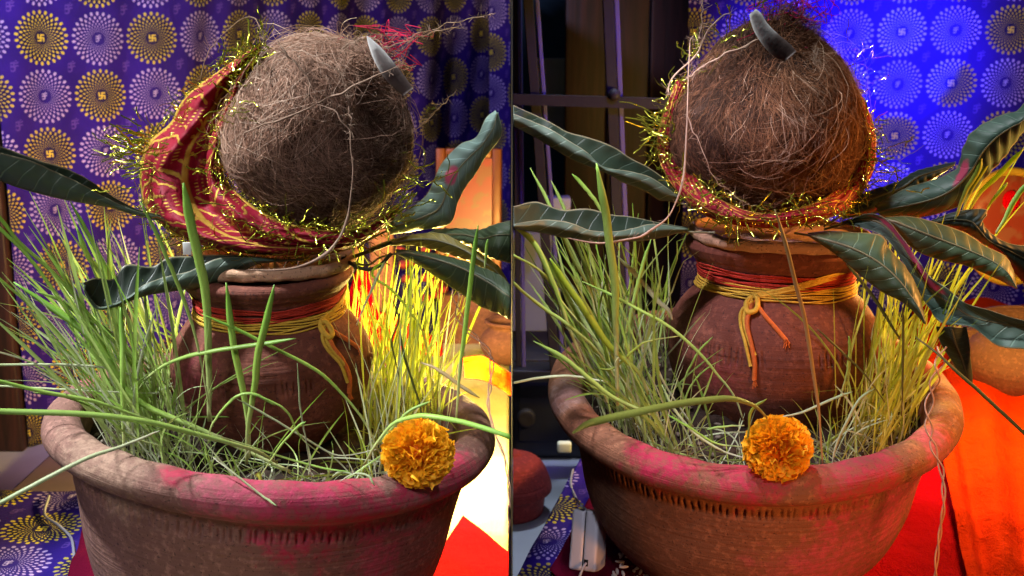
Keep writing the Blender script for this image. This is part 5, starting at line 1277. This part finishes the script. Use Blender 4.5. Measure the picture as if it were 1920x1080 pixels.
def T_(px, py, h=.006):
    y = WZ(px, py, h)[1]
    o_ = .055 if px > 960 else .030
    return (px, py, y - o_ if .6 < y - o_ < 1.1 else max(y, 1.1001))


twine([T_(92, 930), T_(84, 965), T_(110, 985), T_(134, 1010), T_(142, 1050), T_(170, 1082), T_(215, 1110)], .0015, 'grey flat cable on the purple cloth left of the left bowl', -1, (1, 1, 1), 90, 'wire_grey', 'cable', 'cable')
twine([T_(1074, 880), T_(1070, 905), T_(1076, 925), (1086, 944, .99), (1098, 955, .985)], .0014, 'grey cable running up from the white adapter box', 1, (1, 1, 1), 60, 'wire_grey', 'cable', 'cable')
c = W(1104, 1012, .985)
root = empty('adapter_box', c, 'white plastic adapter box leaning beside the right bowl', 'adapter', rot=(rad(-20), rad(-4), rad(-24)))
V, F = box(-.0067, 0, 0, .0132, .028, .055, .0038, 4); mesh('case_half', V, F, MT['white_plastic'], root, local=True)
V, F = box(.0067, 0, 0, .0130, .028, .055, .0038, 4); mesh('case_half', V, F, MT['white_plastic'], root, local=True)
V, F = box(0, 0, 0, .0008, .0245, .0515); mesh('seam', V, F, MT['black'], root, local=True)
V, F = box(.004, -.0140, -.020, .004, .001, .006, .0004); mesh('slot', V, F, MT['black'], root, local=True)
V, F = tube([(.004, -.0142, -.020), (.003, -.018, -.024), (.001, -.022, -.034)], .0012, 20, 6); mesh('lead', V, F, MT['white_plastic'], root, local=True)
# rice: grains share one mesh
gm = None
for i in range(38):
    c = WZ(RS.uniform(1148, 1240), RS.uniform(1035, 1095), .014) + np.array((0, 0, RS.uniform(0, .006)))
    if gm is None:
        V, F = lathe([(.00005, -.0045), (.0009, -.0035), (.0014, -.001), (.0014, .001), (.0009, .0035), (.00005, .0045)], 8); o = mesh('rice_grain', V, F, MT['rice'], local=True); gm = o
    else: o = gm.copy(); COL.objects.link(o)
    o.location = tuple(c); o.rotation_euler = (rad(90 + RS.uniform(-25, 25)), 0, RS.uniform(0, 3.14)); tag(o, 'white rice grain in the small heap at the foot of the right bowl', 'rice grain', 'rice grains heaped beside the right bowl')
V, F = box(*W(351, 466, .90), .0065, .0012, .010, .0004); o = mesh('paper_scrap', V, F, MT['paper']); tag(o, 'tiny white scrap left of the red cloth base', 'scrap')
# sprout on the rim
P = [W(487, 915, .77), W(489, 900, .772), W(484, 888, .775)]; V, F = tube(P, .0014, 12, 6, (1, .8, 1.6)); tag(mesh('sprout', V, F, MT['sprout']), 'tiny yellow green sprout standing at the front rim of the left bowl', 'sprout')
# lumps of pink powder on rims
for (px, py, y, r, lab) in ((475, 928, .755, .006, 'pink powder lump on the front rim of the left bowl'), (1170, 852, .865, .013, 'wet pink powder smear on the left front rim of the right bowl'), (1130, 825, .90, .006, 'small pink powder crumb on the left rim of the right bowl')):
    c = W(px, py, y); bm = bmesh.new(); bmesh.ops.create_icosphere(bm, subdivisions=4, radius=1)
    from mathutils import noise as mnoise
    V = [tuple(np.array((v.co.x * r, v.co.y * r * .7, v.co.z * r * .32)) * (1 + .45 * mnoise.noise(v.co * 2.5 + Vector((px, 0, 0))) + .2 * mnoise.noise(v.co * 7)) + c) for v in bm.verts]; F = [[v.index for v in f.verts] for f in bm.faces]; bm.free()
    tag(mesh('powder_lump', V, F, MT['powder']), lab, 'powder')
